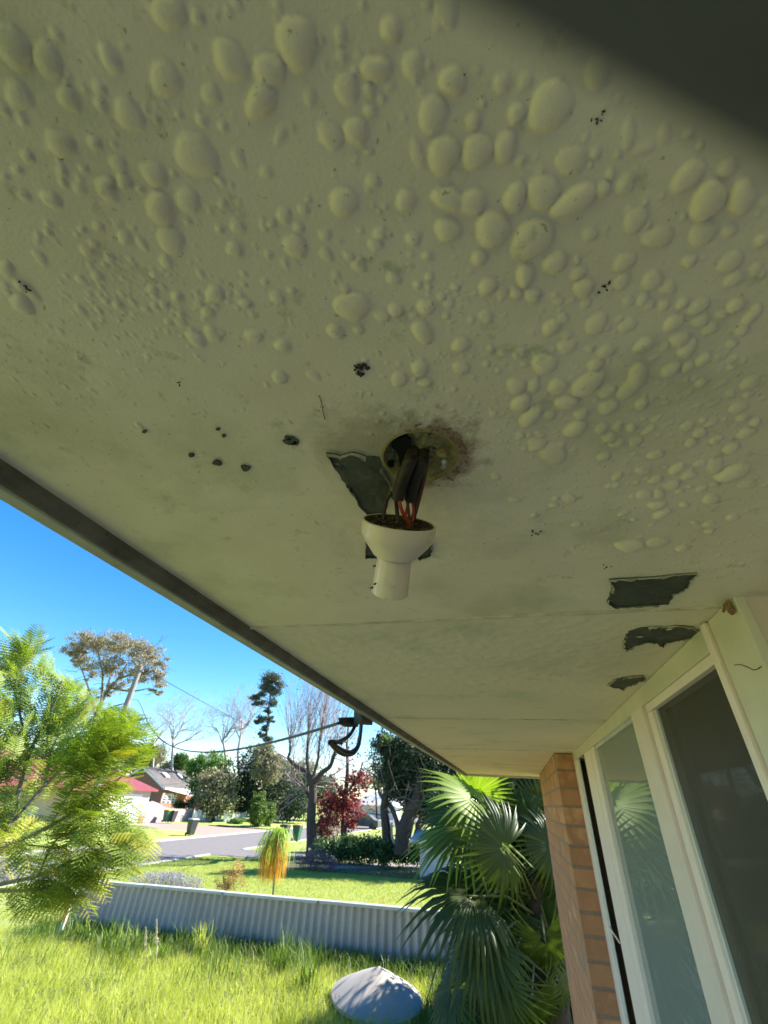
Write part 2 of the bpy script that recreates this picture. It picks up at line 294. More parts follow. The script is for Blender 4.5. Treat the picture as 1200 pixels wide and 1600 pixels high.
# blisters, measured one by one: (x, y, half length, half width, turn) within a window of the view
BL = [(0, 0, 3., [(60,220,125,65,62),(222,280,88,60,60),(515,275,75,35,65),(775,370,85,62,62),(1080,285,100,65,65),(790,60,85,70,70),(88,448,75,50,55),(322,460,62,40,55),(605,535,80,58,62),(285,675,72,52,55),(920,730,105,85,45),(990,440,52,38,70),(265,160,34,20,55),(925,78,40,28,60),(1110,18,32,24,50),(468,415,40,26,60),(472,488,34,24,60),(445,668,36,26,55),(130,733,34,24,50),(722,815,70,45,38),(497,875,50,42,40),(555,765,50,30,60),(580,850,45,28,60),(372,880,35,25,50),(105,562,34,22,55),(20,515,38,20,50),(945,560,40,22,65),(1045,595,24,20,40),(1010,68,20,16,60),(290,805,28,22,50),(298,858,24,18,45),(392,790,26,20,50),(80,795,26,20,40),(18,827,24,18,40),(398,422,22,16,50),(685,518,22,14,60),(732,558,26,14,60),(1035,850,34,18,50),(838,535,22,18,60),(312,378,20,16,50),(232,700,22,16,40),(535,675,18,14,40),(815,815,18,14,40),(655,885,20,18,40),(905,222,22,14,60),(1120,745,55,25,60)]),
 (400, 0, 3., [(190,205,130,80,85),(60,330,75,70,90),(20,470,90,62,100),(395,165,45,28,80),(400,258,35,25,80),(632,140,65,42,80),(890,60,75,50,88),(800,15,30,25,90),(560,320,68,62,0),(425,415,72,55,80),(530,420,38,25,75),(253,455,45,28,85),(535,520,34,30,60),(735,305,65,50,85),(808,305,28,25,90),(918,380,75,55,85),(828,535,88,62,90),(878,725,85,72,90),(1035,710,80,70,95),(1165,690,70,50,110),(1152,390,48,38,95),(1018,568,42,32,95),(1062,480,24,18,90),(1040,325,22,16,90),(468,615,68,50,80),(350,635,68,50,70),(550,848,34,30,50),(100,20,30,20,60),(500,20,28,14,85),(305,182,24,16,75),(482,258,24,16,80),(468,335,24,20,80),(592,465,20,16,90),(693,550,20,16,90),(610,595,18,14,90),(725,68,18,16,90),(745,120,18,10,90),(115,630,55,24,110),(760,720,80,26,75),(465,755,26,14,120),(528,710,24,16,170)]),
 (800, 100, 3., [(62,78,42,32,110),(400,40,75,58,100),(175,200,125,88,128),(20,230,50,38,100),(545,330,80,30,100),(610,400,60,26,160),(715,330,50,30,100),(275,450,80,62,120),(390,412,32,26,110),(140,600,85,68,120),(10,625,70,50,110),(285,640,112,60,145),(425,585,42,30,120),(530,560,55,38,120),(820,525,90,52,130),(1005,485,50,35,125),(912,640,105,65,130),(1070,625,80,58,115),(890,790,72,50,142),(578,725,62,48,120),(680,810,75,45,170),(365,792,40,30,145),(90,820,100,85,130),(1015,780,40,26,145),(1180,650,30,22,130),(1150,700,22,14,120),(622,650,20,16,130),(700,620,18,14,120),(802,718,18,14,130),(880,380,22,16,110),(825,325,24,20,110),(495,425,22,18,120),(365,470,18,14,120),(460,515,28,22,120),(205,820,14,12,0),(40,445,26,24,120),(443,767,12,10,0),(1170,820,40,26,145),(635,750,20,14,130)]),
 (0, 300, 3., [(110,15,35,22,40),(240,35,55,32,30),(508,8,45,30,40),(750,80,75,58,60),(880,40,62,52,50),(800,225,70,52,45),(585,215,38,28,45),(460,163,28,22,40),(410,278,36,26,40),(438,245,28,20,45),(515,310,32,22,40),(458,397,32,22,40),(780,330,34,26,45),(28,362,40,32,40),(155,487,38,20,35),(102,530,58,34,40),(95,440,36,20,35),(1115,160,36,30,50),(1045,55,22,22,60),(1100,268,38,36,0),(1008,480,44,38,45),(1072,480,18,18,0),(1150,520,28,24,40),(830,492,26,24,40),(975,562,32,24,40),(770,528,24,18,40),(725,535,20,16,40),(495,512,22,16,30),(550,530,26,20,50),(998,670,44,34,45),(918,690,50,26,32),(1192,675,34,40,90),(225,152,24,16,40),(225,190,22,14,30),(385,178,20,16,40),(360,200,18,14,30),(178,205,18,16,40),(175,232,18,14,30),(725,392,20,16,30),(715,455,28,22,20),(848,577,22,14,30),(790,610,20,14,30),(478,605,16,10,30),(25,440,20,12,30),(405,430,16,12,30),(1120,50,20,14,60),(882,140,18,14,20),(1030,175,22,18,40)]),
 (400, 300, 3., [(410,45,68,58,45),(132,110,35,32,60),(222,80,28,24,40),(700,40,50,42,80),(900,30,80,48,15),(1010,45,62,60,0),(898,175,55,55,0),(1105,175,85,72,110),(582,190,30,34,90),(560,245,32,32,0),(737,215,35,32,40),(185,255,58,45,60),(330,292,36,26,40),(485,345,36,28,20),(438,300,24,20,20),(325,200,28,26,0),(200,165,26,22,40),(72,150,22,20,0),(645,400,32,30,20),(802,295,24,20,0),(1045,305,36,34,0),(1085,440,42,38,130),(450,535,75,65,15),(100,495,34,28,40),(168,460,22,18,40),(418,450,22,20,0),(590,580,36,30,20),(655,552,36,30,20),(798,535,38,36,0),(892,578,18,16,0),(870,488,20,18,0),(758,432,20,20,0),(935,445,20,18,0),(1080,580,34,28,0),(780,655,55,38,50),(372,652,38,30,30),(482,645,24,20,0),(125,718,36,26,20),(112,870,36,26,20),(672,875,38,34,0),(768,825,40,34,0),(962,820,36,34,0),(960,712,42,32,0),(795,890,30,20,0),(42,420,18,16,0),(58,293,20,18,0),(40,168,16,14,0),(625,195,14,14,0),(605,65,18,18,0),(550,62,14,14,0),(492,178,16,16,0),(578,90,12,12,0),(245,35,16,14,0),(742,570,20,16,0),(810,440,16,14,0),(812,395,20,18,0),(1155,750,20,18,0),(1100,730,18,16,0),(1080,800,18,14,0),(1135,832,16,14,0),(1012,765,14,12,0),(270,860,36,18,30)]),
 (800, 400, 3., [(60,90,58,34,100),(200,25,60,45,130),(310,75,36,28,140),(335,145,48,38,140),(98,180,38,34,130),(18,175,28,24,0),(302,15,22,18,110),(525,25,55,38,140),(512,115,42,32,140),(655,110,55,38,145),(730,145,38,32,150),(830,20,40,26,140),(1020,25,62,40,140),(1035,105,48,32,140),(1140,60,38,26,135),(1170,80,24,14,110),(545,208,30,24,150),(612,200,34,26,130),(640,222,28,22,140),(708,225,30,24,140),(795,218,34,22,145),(870,235,52,30,150),(1045,230,44,32,145),(1120,275,60,26,130),(1075,345,38,24,140),(980,275,32,18,160),(220,205,24,22,140),(200,182,18,16,0),(395,315,56,42,140),(540,320,44,30,145),(185,328,44,32,150),(255,362,28,22,160),(255,420,46,32,155),(755,308,48,32,145),(880,300,42,28,145),(928,338,38,26,150),(785,388,48,34,145),(820,432,55,30,130),(890,485,42,24,140),(955,478,30,18,150),(615,412,48,32,145),(440,442,40,30,150),(362,430,22,18,0),(150,500,60,42,5),(32,450,32,24,150),(390,505,36,30,150),(740,530,50,28,155),(820,515,32,20,150),(100,605,32,28,150),(212,605,46,34,150),(20,605,40,38,0),(350,595,85,45,150),(585,560,65,40,105),(540,620,60,34,145),(440,628,46,30,155),(450,705,46,32,160),(605,688,32,24,150),(255,682,58,30,165),(40,685,48,36,150),(85,745,60,34,140),(172,742,32,24,160),(325,735,34,26,150),(295,805,58,32,160),(885,590,28,22,150),(855,570,20,14,150),(815,578,18,12,150),(1115,595,52,24,155),(1060,710,46,26,160),(1025,645,24,20,150),(1110,645,28,16,160),(1080,755,30,18,165),(1095,828,42,22,160),(1140,780,28,16,150),(820,795,34,20,160),(880,828,36,20,165),(840,872,28,20,150),(930,780,34,16,155),(895,768,20,12,150),(955,858,32,16,160),(495,795,28,18,140),(558,800,26,18,150),(418,805,32,22,150),(640,812,40,14,150),(455,848,32,24,160),(492,872,36,20,160),(580,870,36,18,150),(120,880,42,26,150),(205,890,40,16,160),(40,835,20,14,0),(80,832,18,14,0),(130,832,24,16,0),(1030,410,26,18,150),(1035,480,28,16,150),(1028,518,24,14,150),(1085,488,16,12,150)]),
 (700, 600, 2.4, [(393,257,52,36,0),(335,225,32,22,10),(778,262,30,18,165),(585,270,26,16,170),(732,322,30,18,170),(855,315,32,16,150),(900,340,32,14,165),(1065,330,62,26,160),(1000,305,34,26,140),(1063,242,34,18,160),(1122,375,38,16,170),(778,358,28,14,165),(840,378,32,16,170),(735,415,30,20,170),(790,412,22,16,0),(782,452,34,14,170),(800,485,34,14,155),(985,430,34,16,165),(950,392,22,10,165),(885,453,20,10,170),(1067,500,24,12,170),(980,525,22,10,170),(455,428,26,16,0),(250,432,22,12,0),(398,452,18,9,0),(325,490,14,9,0),(485,527,20,10,170),(680,605,52,20,175),(782,592,40,17,175),(878,615,24,11,170),(658,485,22,9,165),(698,508,14,7,0),(180,345,16,14,0),(402,428,12,9,0),(635,345,22,14,150),(628,378,18,12,150),(925,520,16,8,0),(978,550,22,9,165),(945,298,26,12,160),(870,402,16,9,0),(905,385,14,7,0),(1000,375,20,8,0)])]
blist = []
def blister(px, py, a, b, ang, k=1.):
    t = math.radians(ang); c = onz(px, py, H)[:2]
    u = onz(px + a * math.cos(t), py + a * math.sin(t), H)[:2] - c
    v = onz(px - b * math.sin(t), py + b * math.cos(t), H)[:2] - c
    A = np.array([u, v]).T
    if abs(np.linalg.det(A)) < 1e-9: return
    r = math.sqrt(abs(np.linalg.det(A)))
    blist.append((c, np.linalg.inv(A), float(np.abs(A).sum(1).max()), k * .49 * r ** .85 * .0135 ** .15, r))
lowset = {(0, 1120), (400, 115), (400, 760), (800, 545), (800, 610), (800, 715), (400, 270)}
for ox, oy, s, items in BL:
    for (x, y, a, b, g) in items:
        k = .45 if (ox, x) in lowset else random.uniform(.6, 1.15)
        blister(ox + x / s, oy + y / s, 1.04 * a / s, 1.04 * b / s, g, k)
for _ in range(2600):      # the many pinhead ones, in drifts
    q = random.random()
    if q < .36: px, py = random.gauss(1010, 120), random.gauss(690, 95)
    elif q < .50: px, py = random.gauss(1080, 110), random.gauss(860, 50)
    elif q < .60: px, py = random.gauss(230, 90), random.gauss(470, 55)
    elif q < .70: px, py = random.gauss(760, 90), random.gauss(520, 90)
    elif q < .76: px, py = random.gauss(150, 90), random.gauss(600, 60)
    elif q < .80: px, py = random.gauss(700, 60), random.gauss(640, 40)
    elif q < .86: px, py = random.gauss(480, 110), random.gauss(830, 60)
    else: px, py = random.uniform(-40, 1240), random.uniform(-60, 780)
    if not (-60 < px < 1260 and -80 < py < 940): continue
    if math.hypot((px - 655) / 70, (py - 712) / 45) < 1: continue
    p = onz(px, py, H)
    if not (EX + .01 < p[0] < .5 and -.05 < p[1] < NY - .01): continue
    r = random.lognormvariate(math.log(.0013), .42); r = min(r, .0042)
    if py > 700 and px < 700: r *= .8
    e = random.uniform(.8, 1.15); A = np.array([[r * e, 0], [0, r / e]])
    blist.append((p[:2], np.linalg.inv(A), r * 1.2, .36 * r, r))
def stain(m, c, r0, r1, col):
    t = m.node_tree; N = t.nodes; p = [n for n in N if n.type == 'BSDF_PRINCIPLED'][0]; src = p.inputs['Base Color'].links[0].from_socket
    tc = N.new('ShaderNodeTexCoord'); d = N.new('ShaderNodeVectorMath'); d.operation = 'DISTANCE'; d.inputs[1].default_value = c; t.links.new(tc.outputs['Object'], d.inputs[0])
    nz = N.new('ShaderNodeTexNoise'); nz.inputs['Scale'].default_value = 55; nz.inputs['Detail'].default_value = 8; nz.inputs['Roughness'].default_value = .7; t.links.new(tc.outputs['Object'], nz.inputs['Vector'])
    a = N.new('ShaderNodeMath'); a.operation = 'MULTIPLY_ADD'; a.inputs[1].default_value = -.09; t.links.new(nz.outputs['Fac'], a.inputs[0]); t.links.new(d.outputs['Value'], a.inputs[2])
    r = N.new('ShaderNodeMapRange'); r.inputs['From Min'].default_value = r0 - .045; r.inputs['From Max'].default_value = r1 - .049; r.inputs['To Min'].default_value = .85; r.inputs['To Max'].default_value = 0; t.links.new(a.outputs[0], r.inputs['Value'])
    x = N.new('ShaderNodeMix'); x.data_type = 'RGBA'; x.inputs['B'].default_value = (*col, 1); t.links.new(r.outputs['Result'], x.inputs['Factor']); t.links.new(src, x.inputs['A']); t.links.new(x.outputs['Result'], p.inputs['Base Color'])
stain(m_soffit, (-.048, .300, .278), .036, .062, (.25, .14, .07))
stain(m_soffit, (-.10, .285, .278), .03, .07, (.42, .33, .22))
# the near sheet, displaced on a fine grid, hole left for the light box
HC = np.array([-.0555, .301]); HR = .0365
GX0, GX1, GY0, GY1, ST = EX, .52, -.07, NY, .00112
nx = int((GX1 - GX0) / ST); ny = int((GY1 - GY0) / ST)
xs = np.linspace(GX0, GX1, nx + 1); ys = np.linspace(GY0, GY1, ny + 1)
D = np.zeros((nx + 1, ny + 1), np.float32)
sx = xs[1] - xs[0]; sy = ys[1] - ys[0]
for c, Ai, ext, h, r in blist:
    i0 = max(int((c[0] - ext * 1.2 - GX0) / sx), 0); i1 = min(int((c[0] + ext * 1.2 - GX0) / sx) + 2, nx + 1)
    j0 = max(int((c[1] - ext * 1.2 - GY0) / sy), 0); j1 = min(int((c[1] + ext * 1.2 - GY0) / sy) + 2, ny + 1)
    if i1 <= i0 or j1 <= j0: continue
    X, Y = np.meshgrid(xs[i0:i1] - c[0], ys[j0:j1] - c[1], indexing='ij')
    U = Ai[0, 0] * X + Ai[0, 1] * Y; W = Ai[1, 0] * X + Ai[1, 1] * Y
    if r > .004:     # big ones are not perfect ovals
        th = np.arctan2(W, U); ph = (c[0] * 977 + c[1] * 613) % 6.28
        wob = 1 + .07 * np.sin(2 * th + ph) + .05 * np.sin(3 * th + 2 * ph)
    else: wob = 1
    q = (U ** 2 + W ** 2) / wob ** 2
    d = np.clip(1 - q, 0, None) ** .52 * h
    D[i0:i1, j0:j1] = np.maximum(D[i0:i1, j0:j1], d)
# soft undulation of the sheet and a lifted lip round the box
X, Y = np.meshgrid(xs, ys, indexing='ij')
D += .0012 * np.sin(X * 9 + 1) * np.sin(Y * 7) + .00018 * np.sin(X * 61 + Y * 20) * np.sin(Y * 53)
rr = np.hypot(X - HC[0], Y - HC[1]); D += .0005 * np.exp(-((rr - HR) / .004) ** 2)
Z = H - np.clip(D, -.0009, None)
V = np.stack([X, Y, Z], -1).reshape(-1, 3)
I = np.arange((nx + 1) * (ny + 1)).reshape(nx + 1, ny + 1)
Q = np.stack([I[:-1, :-1], I[:-1, 1:], I[1:, 1:], I[1:, :-1]], -1).reshape(-1, 4)
cc = V[Q].mean(1); rq = np.hypot(cc[:, 0] - HC[0], cc[:, 1] - HC[1]); ok = rq > HR
Q = Q[ok]
sheet = link('soffit_sheet', mesh_np('soffit_sheet', V, Q, True), house, m_soffit); sheet['label'] = 'near soffit sheet covered in paint blisters'
del V, Q, cc, X, Y, Z
# the sheet's remaining parts beyond the close grid (behind the viewer and over the porch)
b = MB(); b.box((EX, -2.6, H), (.52, -.07, H + .006)); b.box((.52, -2.6, H), (1.9, .70, H + .006))
b.build('soffit_sheet', m_soffit2, house)
# sheets further along, with faint wrinkles
def wsheet(y0, y1, x1=WX, amp=.0005):
    nx_, ny_ = 150, int((y1 - y0) / .006)
    def zf(X, Y):
        s = np.zeros_like(X)
        if y0 < 1:
            r_ = np.random.default_rng(3)
            for _ in range(420):
                cx_, cy_ = r_.uniform(-.45, .32), y0 + abs(r_.normal(0, .30)); rr_ = r_.uniform(.006, .017); k_ = r_.uniform(.6, 1.6)
                s = np.maximum(s, np.clip(1 - ((X - cx_) / rr_ / k_) ** 2 - ((Y - cy_) / rr_) ** 2, 0, None) * rr_ * .10)
        return H - s - amp * np.sin(X * 14 + Y * 3) * np.sin(Y * 5)
    V, Q = grid_mesh(EX, x1, y0, y1, nx_, ny_, zf)
    return link('soffit_sheet', mesh_np('soffit_sheet', V, Q[:, ::-1].copy(), True), house, m_soffit2)
for y0, y1 in [(NY + .004, 1.828), (1.832, 2.918), (2.922, 4.008), (4.012, 5.45)]:
    wsheet(y0, y1, WX if y1 < 3 else WX + .4)
def vee(x0, x1, y):   # cover strip over a joint
    b = MB(); n = 26
    pts = [(x0 + (x1 - x0) * i / n, y + random.uniform(-.0008, .0008)) for i in range(n + 1)]
    vs_ = []; fs = []
    for x, yy in pts: vs_ += [(x, yy - .0042, H + .001), (x, yy - .0026, H - .0028), (x, yy + .0026, H - .0028), (x, yy + .0042, H + .001)]
    for i in range(n): fs += [tuple(i*4 + k for k in (0, 1, 5, 4)), tuple(i*4 + k for k in (1, 2, 6, 5)), tuple(i*4 + k for k in (2, 3, 7, 6))]
    b.add(vs_, fs); return b.build('joint_strip', m_strip, house)
vee(EX + .002, WX, NY + .001)
for y in (1.83, 2.92, 4.01): vee(EX + .002, WX if y < 3 else .246, y)
# fascia: a bead with grime and shade in its colour, and the board with its pale under-edge
b = MB(); b.prism([(EX, -2.6, H + .01), (EX, -2.6, .2615), (EX + .006, -2.6, .2615), (EX + .014, -2.6, .270), (EX + .016, -2.6, H + .01)], (0, 8.05, 0))
b.build('bead', m_bead_dark, house, bevel=0)
b = MB().box((EX - .024, -2.6, .258), (EX - .0005, 5.475, .47)); b.build('fascia_board', m_fascia, house, bevel=.002)
b = MB().box((EX - .024, 5.4505, .258), (.9, 5.475, .47)); b.build('barge_board', m_fascia, house, bevel=.002)
m_tile = mat('roof_tile', (.22, .12, .08), (.30, .17, .11), scale=4, rough=.85, bump=.4, bscale=20)
b = MB(); b.prism([(EX - .08, -2.6, .47), (EX - .08, -2.6, .50), (3.6, -2.6, 2.0), (7.6, -2.6, .5), (7.6, -2.6, .47), (3.6, -2.6, 1.96)], (0, 8.15, 0)); b.build('roof', m_tile, house)
b = MB(); b.prism([(EX - .02, 5.43, .472), (3.6, 5.43, 1.955), (7.5, 5.43, .472)], (0, .04, 0)); b.build('gable', m_board, house)

# brick wall that stands proud of the windows at the far end
BX, BY0, BYL = .248, 3.0, 5.04
bm = bmesh.new(); bmesh.ops.create_cube(bm, size=1); bmesh.ops.scale(bm, vec=(.110, .230, .076), verts=bm.verts)
bmesh.ops.bevel(bm, geom=bm.edges[:], offset=.003, segments=1, affect='EDGES'); bme = bpy.data.meshes.new('brick'); bm.to_mesh(bme); bm.free(); bme.materials.append(m_brick)
bm = bmesh.new(); bmesh.ops.create_cube(bm, size=1); bmesh.ops.scale(bm, vec=(.110, .110, .076), verts=bm.verts)
bmesh.ops.bevel(bm, geom=bm.edges[:], offset=.003, segments=1, affect='EDGES'); bmh = bpy.data.meshes.new('brick_half'); bm.to_mesh(bmh); bm.free(); bmh.materials.append(m_brick)
core = MB(); core.box((BX + .0012, BY0 + .004, -2.72), (WX - .002, BYL - .004, H - .001)); core.build('mortar', m_mortar, house)
for k in range(27):
    z = H - .045 - k * .086; y = BY0; first = True
    while y < BYL - .05:
        half = (first and k % 2 == 1) or (y + .23 > BYL + .01)
        o = bpy.data.objects.new('brick', bmh if half else bme); COL.objects.link(o); o.parent = house
        o.matrix_parent_inverse = Matrix.Translation(-wloc(house))
        Lb = .11 if half else .23
        o.location = (BX + .055 + random.uniform(-.0012, .0012), y + Lb / 2 + (random.uniform(-.0012, .0012)), z + random.uniform(-.0008, .0008))
        o.rotation_euler = (random.uniform(-.006, .006), 0, random.uniform(-.004, .004) + (math.pi if random.random() < .5 else 0))
        y += Lb + .010; first = False
low = MB()
for k in range(27, 35):
    z = H - .045 - k * .086
    for j in range(8): low.box((BX, BY0 + j * .25, z - .038), (BX + .11, BY0 + j * .25 + .24, z + .038))
tag(low.build('lower_bricks', m_brick, house), kind='stuff')
MB().box((WX, 3.004, -2.72), (7.0, 5.03, H - .002)).build('side_wall', m_mortar, house)
MB().box((WX + .02, .72, -2.72), (1.2, 3.0, -1.95)).build('sill_wall', m_brick, house)

# windows in the wall plane
win = MB().box((WX - .005, .825, .236), (WX + .08, 2.998, H - .001)).build('head_board', m_board, house, bevel=.0015)
MB().box((WX - .0055, .700, -2.72), (WX + .010, .806, H - .0005)).build('corner_board', m_board, house, bevel=.002)
MB().box((WX + .0105, .703, -2.72), (1.9, .76, H - .001)).build('porch_wall', m_mauve, house)
MB().box((1.85, -2.6, -2.72), (1.9, .70, H - .001)).build('porch_end_wall', m_mauve, house)
MB().box((WX - .012, .808, -1.95), (WX + .06, .828, H - .002)).build('window_frame', m_frame, house, bevel=.002)
wn = MB().box((WX - .002, .829, .218), (WX + .06, 1.318, .2355)).build('window', m_frame, house, bevel=.0015); wn['label'] = 'window light with dark insect screen'
MB().box((WX - .002, .829, -1.95), (WX + .05, .842, .2175)).build('frame', m_frame, wn, bevel=.0015)
MB().box((WX - .002, 1.275, -1.95), (WX + .05, 1.318, .2175)).build('frame', m_frame, wn, bevel=.003)
MB().box((WX + .004, 1.262, -1.95), (WX + .02, 1.2745, .2175)).build('screen_frame', m_alu, wn, bevel=.001)
MB().box((WX - .012, 1.3185, -1.95), (WX + .06, 1.445, .2355)).build('mullion', m_frame2, house, bevel=.003)
w2 = MB().box((WX + .004, 1.446, .226), (WX + .03, 2.239, .2355)).build('window', m_alu, house); w2['label'] = 'clear glass sliding pane'
MB().box((WX - .004, 2.24, -1.95), (WX + .04, 2.335, .2355)).build('sash_stile', m_frame, w2, bevel=.003)
MB().box((WX - .005, 2.345, -1.95), (WX + .04, 2.555, .2355)).build('sash_stile', m_frame, w2, bevel=.003)
MB().box((WX - .002, 2.80, -1.95), (WX + .004, 2.86, .2355)).build('window_frame', m_alu, house, bevel=.002)
MB().box((WX - .006, 2.862, -1.95), (WX + .004, 2.998, .2355)).build('window_frame', m_frame, house, bevel=.003)
p1 = onx(840 + 342 * .325, 1080 + 1130 * .325, WX - .01); p2 = onx(840 + 397 * .325, 1080 + 1212 * .325, WX + .02)
MB().tube([p1, p2 + np.array([.0, 0, 0])], .004, 6).build('window_stay', m_frame, house)
# glass
def glass(name, col, trans, rough=0.0, curt=False):
    m = bpy.data.materials.new(name); m.use_nodes = True; t = m.node_tree; N = t.nodes; N.clear()
    out = N.new('ShaderNodeOutputMaterial'); gl = N.new('ShaderNodeBsdfGlossy'); gl.inputs['Roughness'].default_value = rough
    tr = N.new('ShaderNodeBsdfTransparent'); tr.inputs['Color'].default_value = (*col, 1)
    fr = N.new('ShaderNodeFresnel'); fr.inputs['IOR'].default_value = 1.75; ms = N.new('ShaderNodeMixShader')
    t.links.new(fr.outputs['Fac'], ms.inputs['Fac']); t.links.new(tr.outputs[0], ms.inputs[1]); t.links.new(gl.outputs[0], ms.inputs[2])
    dfg = N.new('ShaderNodeBsdfDiffuse'); dfg.inputs['Color'].default_value = (.55, .58, .55, 1); m3 = N.new('ShaderNodeMixShader'); m3.inputs['Fac'].default_value = trans
    t.links.new(ms.outputs[0], m3.inputs[1]); t.links.new(dfg.outputs[0], m3.inputs[2]); t.links.new(m3.outputs[0], out.inputs['Surface']); return m
m_glass = glass('window_glass', (.75, .82, .80), .26, .01)
m_dglass = glass('screened_glass', (.6, .6, .6), .12, .02)
MB().box((WX + .012, 1.4455, -1.94), (WX + .017, 2.2395, .2258)).build('pane', m_glass, w2)
MB().box((WX + .030, .8425, -1.94), (WX + .034, 1.2745, .2175)).build('pane', m_dglass, wn)
m_scr = bpy.data.materials.new('insect_screen'); m_scr.use_nodes = True
t = m_scr.node_tree; N = t.nodes; N.clear(); out = N.new('ShaderNodeOutputMaterial'); ms = N.new('ShaderNodeMixShader')
df = N.new('ShaderNodeBsdfPrincipled'); df.inputs['Base Color'].default_value = (.06, .055, .045, 1); df.inputs['Roughness'].default_value = .45
tr = N.new('ShaderNodeBsdfTransparent'); ms.inputs['Fac'].default_value = .45
t.links.new(tr.outputs[0], ms.inputs[1]); t.links.new(df.outputs[0], ms.inputs[2]); t.links.new(ms.outputs[0], out.inputs['Surface'])
MB().box((WX + .010, .8425, -1.94), (WX + .0108, 1.2615, .2175)).build('insect_screen', m_scr, wn)
# curtains and the dark room behind
m_curt = mat('curtain', (.62, .68, .68), (.72, .78, .78), scale=3, rough=.9, stretch=(1, 1, .2))
m_curtd = mat('curtain_dark', (.60, .54, .46), (.70, .63, .55), scale=3, rough=.9, stretch=(1, 1, .2))
def curtain(y0, y1, x, m, amp, fr):
    n = 120; vs_ = []; fs = []
    for i in range(n + 1):
        y = y0 + (y1 - y0) * i / n; d = x + amp * math.sin(y * fr) + amp * .5 * math.sin(y * fr * 2.3 + 1)
        vs_ += [(d, y, -2.0), (d + .004, y, -.9), (d, y, .21)]
    for i in range(n): fs += [(i*3, i*3+3, i*3+4, i*3+1), (i*3+1, i*3+4, i*3+5, i*3+2)]
    me = mesh_np('curtain', np.array(vs_), fs, True); return link('curtain', me, house, m)
curtain(1.44, 2.42, WX + .075, m_curt, .014, 34)
curtain(.84, 1.34, WX + .11, m_curtd, .022, 26)
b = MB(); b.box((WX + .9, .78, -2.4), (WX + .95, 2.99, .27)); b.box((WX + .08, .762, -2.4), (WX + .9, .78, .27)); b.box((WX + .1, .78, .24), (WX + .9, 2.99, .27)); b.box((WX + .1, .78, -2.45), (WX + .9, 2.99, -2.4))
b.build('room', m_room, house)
m_bounce = mat('bounce_slab', (.58, .42, .29), (.48, .33, .22), scale=3, rough=.9, bump=.3, bscale=40)
tag(MB().box((-1.9, -6, -2.9), (7, 5.0, -2.66)).build('paving', m_bounce, bevel=.01), 'unseen reddish paving slab added beside the house to bounce warm light', kind='structure')  # out of view, added and toned to throw warm bounce onto the soffit

# ------------------------------------------------------------------ peeled patches and marks on the soffit
def patch(px_pts, z=H, jag=.0012, m=m_peel, curl=True, plane=None, n_sub=5, name='peeled_patch'):
    P = [onz(x, y, z)[:2] for x, y in px_pts]; out_ = []
    for i in range(len(P)):
        a, b_ = P[i], P[(i + 1) % len(P)]; n_ = max(1, int(np.linalg.norm(b_ - a) / .006)); nrm = np.array([-(b_ - a)[1], (b_ - a)[0]]); nrm /= (np.linalg.norm(nrm) + 1e-9)
        for k in range(n_):
            out_.append(a + (b_ - a) * k / n_ + nrm * random.uniform(-jag, jag) * (k > 0))
    zz = z - .0012
    b = MB(); b.prism([(x, y, zz) for x, y in out_], (0, 0, .0022)); o = b.build(name, m, sheet if P[0][1] < NY else house)
    if curl:      # broken paint lip standing a little proud round part of the edge
        b = MB(); n = len(out_); c = np.mean(out_, 0); i = 0
        while i < n:
            k = random.randint(2, 5)
            if random.random() < .85:
                vs_ = []; fs = []
                for j in range(k + 1):
                    p = np.array(out_[(i + j) % n]); q = p + (c - p) / (np.linalg.norm(c - p) + 1e-9) * random.uniform(.0010, .0042)
                    vs_ += [(*p, zz + .0004), (*((p + q) / 2), zz - random.uniform(.0010, .0030)), (*q, zz - random.uniform(.0005, .0050))]
                for j in range(k): fs += [(j*3, j*3+1, j*3+4, j*3+3), (j*3+1, j*3+2, j*3+5, j*3+4)]
                b.add(vs_, fs)
            i += k
        if b.v: tag(b.build('paint_lip', m_peelrim, sheet if P[0][1] < NY else house), kind='stuff')
    return o
patch([(510, 707), (532, 711), (550, 706), (572, 712), (592, 713), (600, 735), (613, 758), (606, 790), (596, 806), (574, 803), (548, 770), (528, 737)])
patch([(571, 815), (586, 830), (590, 871), (571, 870)], jag=.0004)
patch([(640, 868), (660, 850), (676, 845), (677, 858), (671, 869), (655, 873)])
patch([(951, 905), (1010, 901), (1060, 896), (1089, 894), (1080, 903), (1077, 914), (1062, 925), (1052, 927), (1050, 934), (1044, 944), (1000, 946), (960, 949), (948, 941), (954, 925), (957, 917)])
patch([(971, 1002), (984, 985), (1000, 980), (1024, 977), (1062, 977), (1085, 979), (1092, 988), (1090, 994), (1060, 1000), (1042, 1003), (1036, 1011), (1028, 1003), (1012, 1003), (995, 1007), (977, 1016)], jag=.003)
patch([(948, 1070), (962, 1060), (985, 1056), (1007, 1055), (1009, 1060), (990, 1069), (977, 1072), (976, 1077), (968, 1075)], jag=.003)
for c, r in [((455, 688), 9), ((449, 684), 5), ((462, 692), 5), ((340, 723), 6), ((384, 731), 7), ((350, 681), 3), ((341, 670), 3), ((299, 711), 4), ((226, 674), 3)]:
    patch([(c[0] + r * 1.3 * random.uniform(.6, 1.15) * math.cos(a), c[1] + r * .7 * random.uniform(.55, 1.2) * math.sin(a)) for a in np.linspace(0, 6.28, 11)[:-1]], jag=.0008, curl=False)
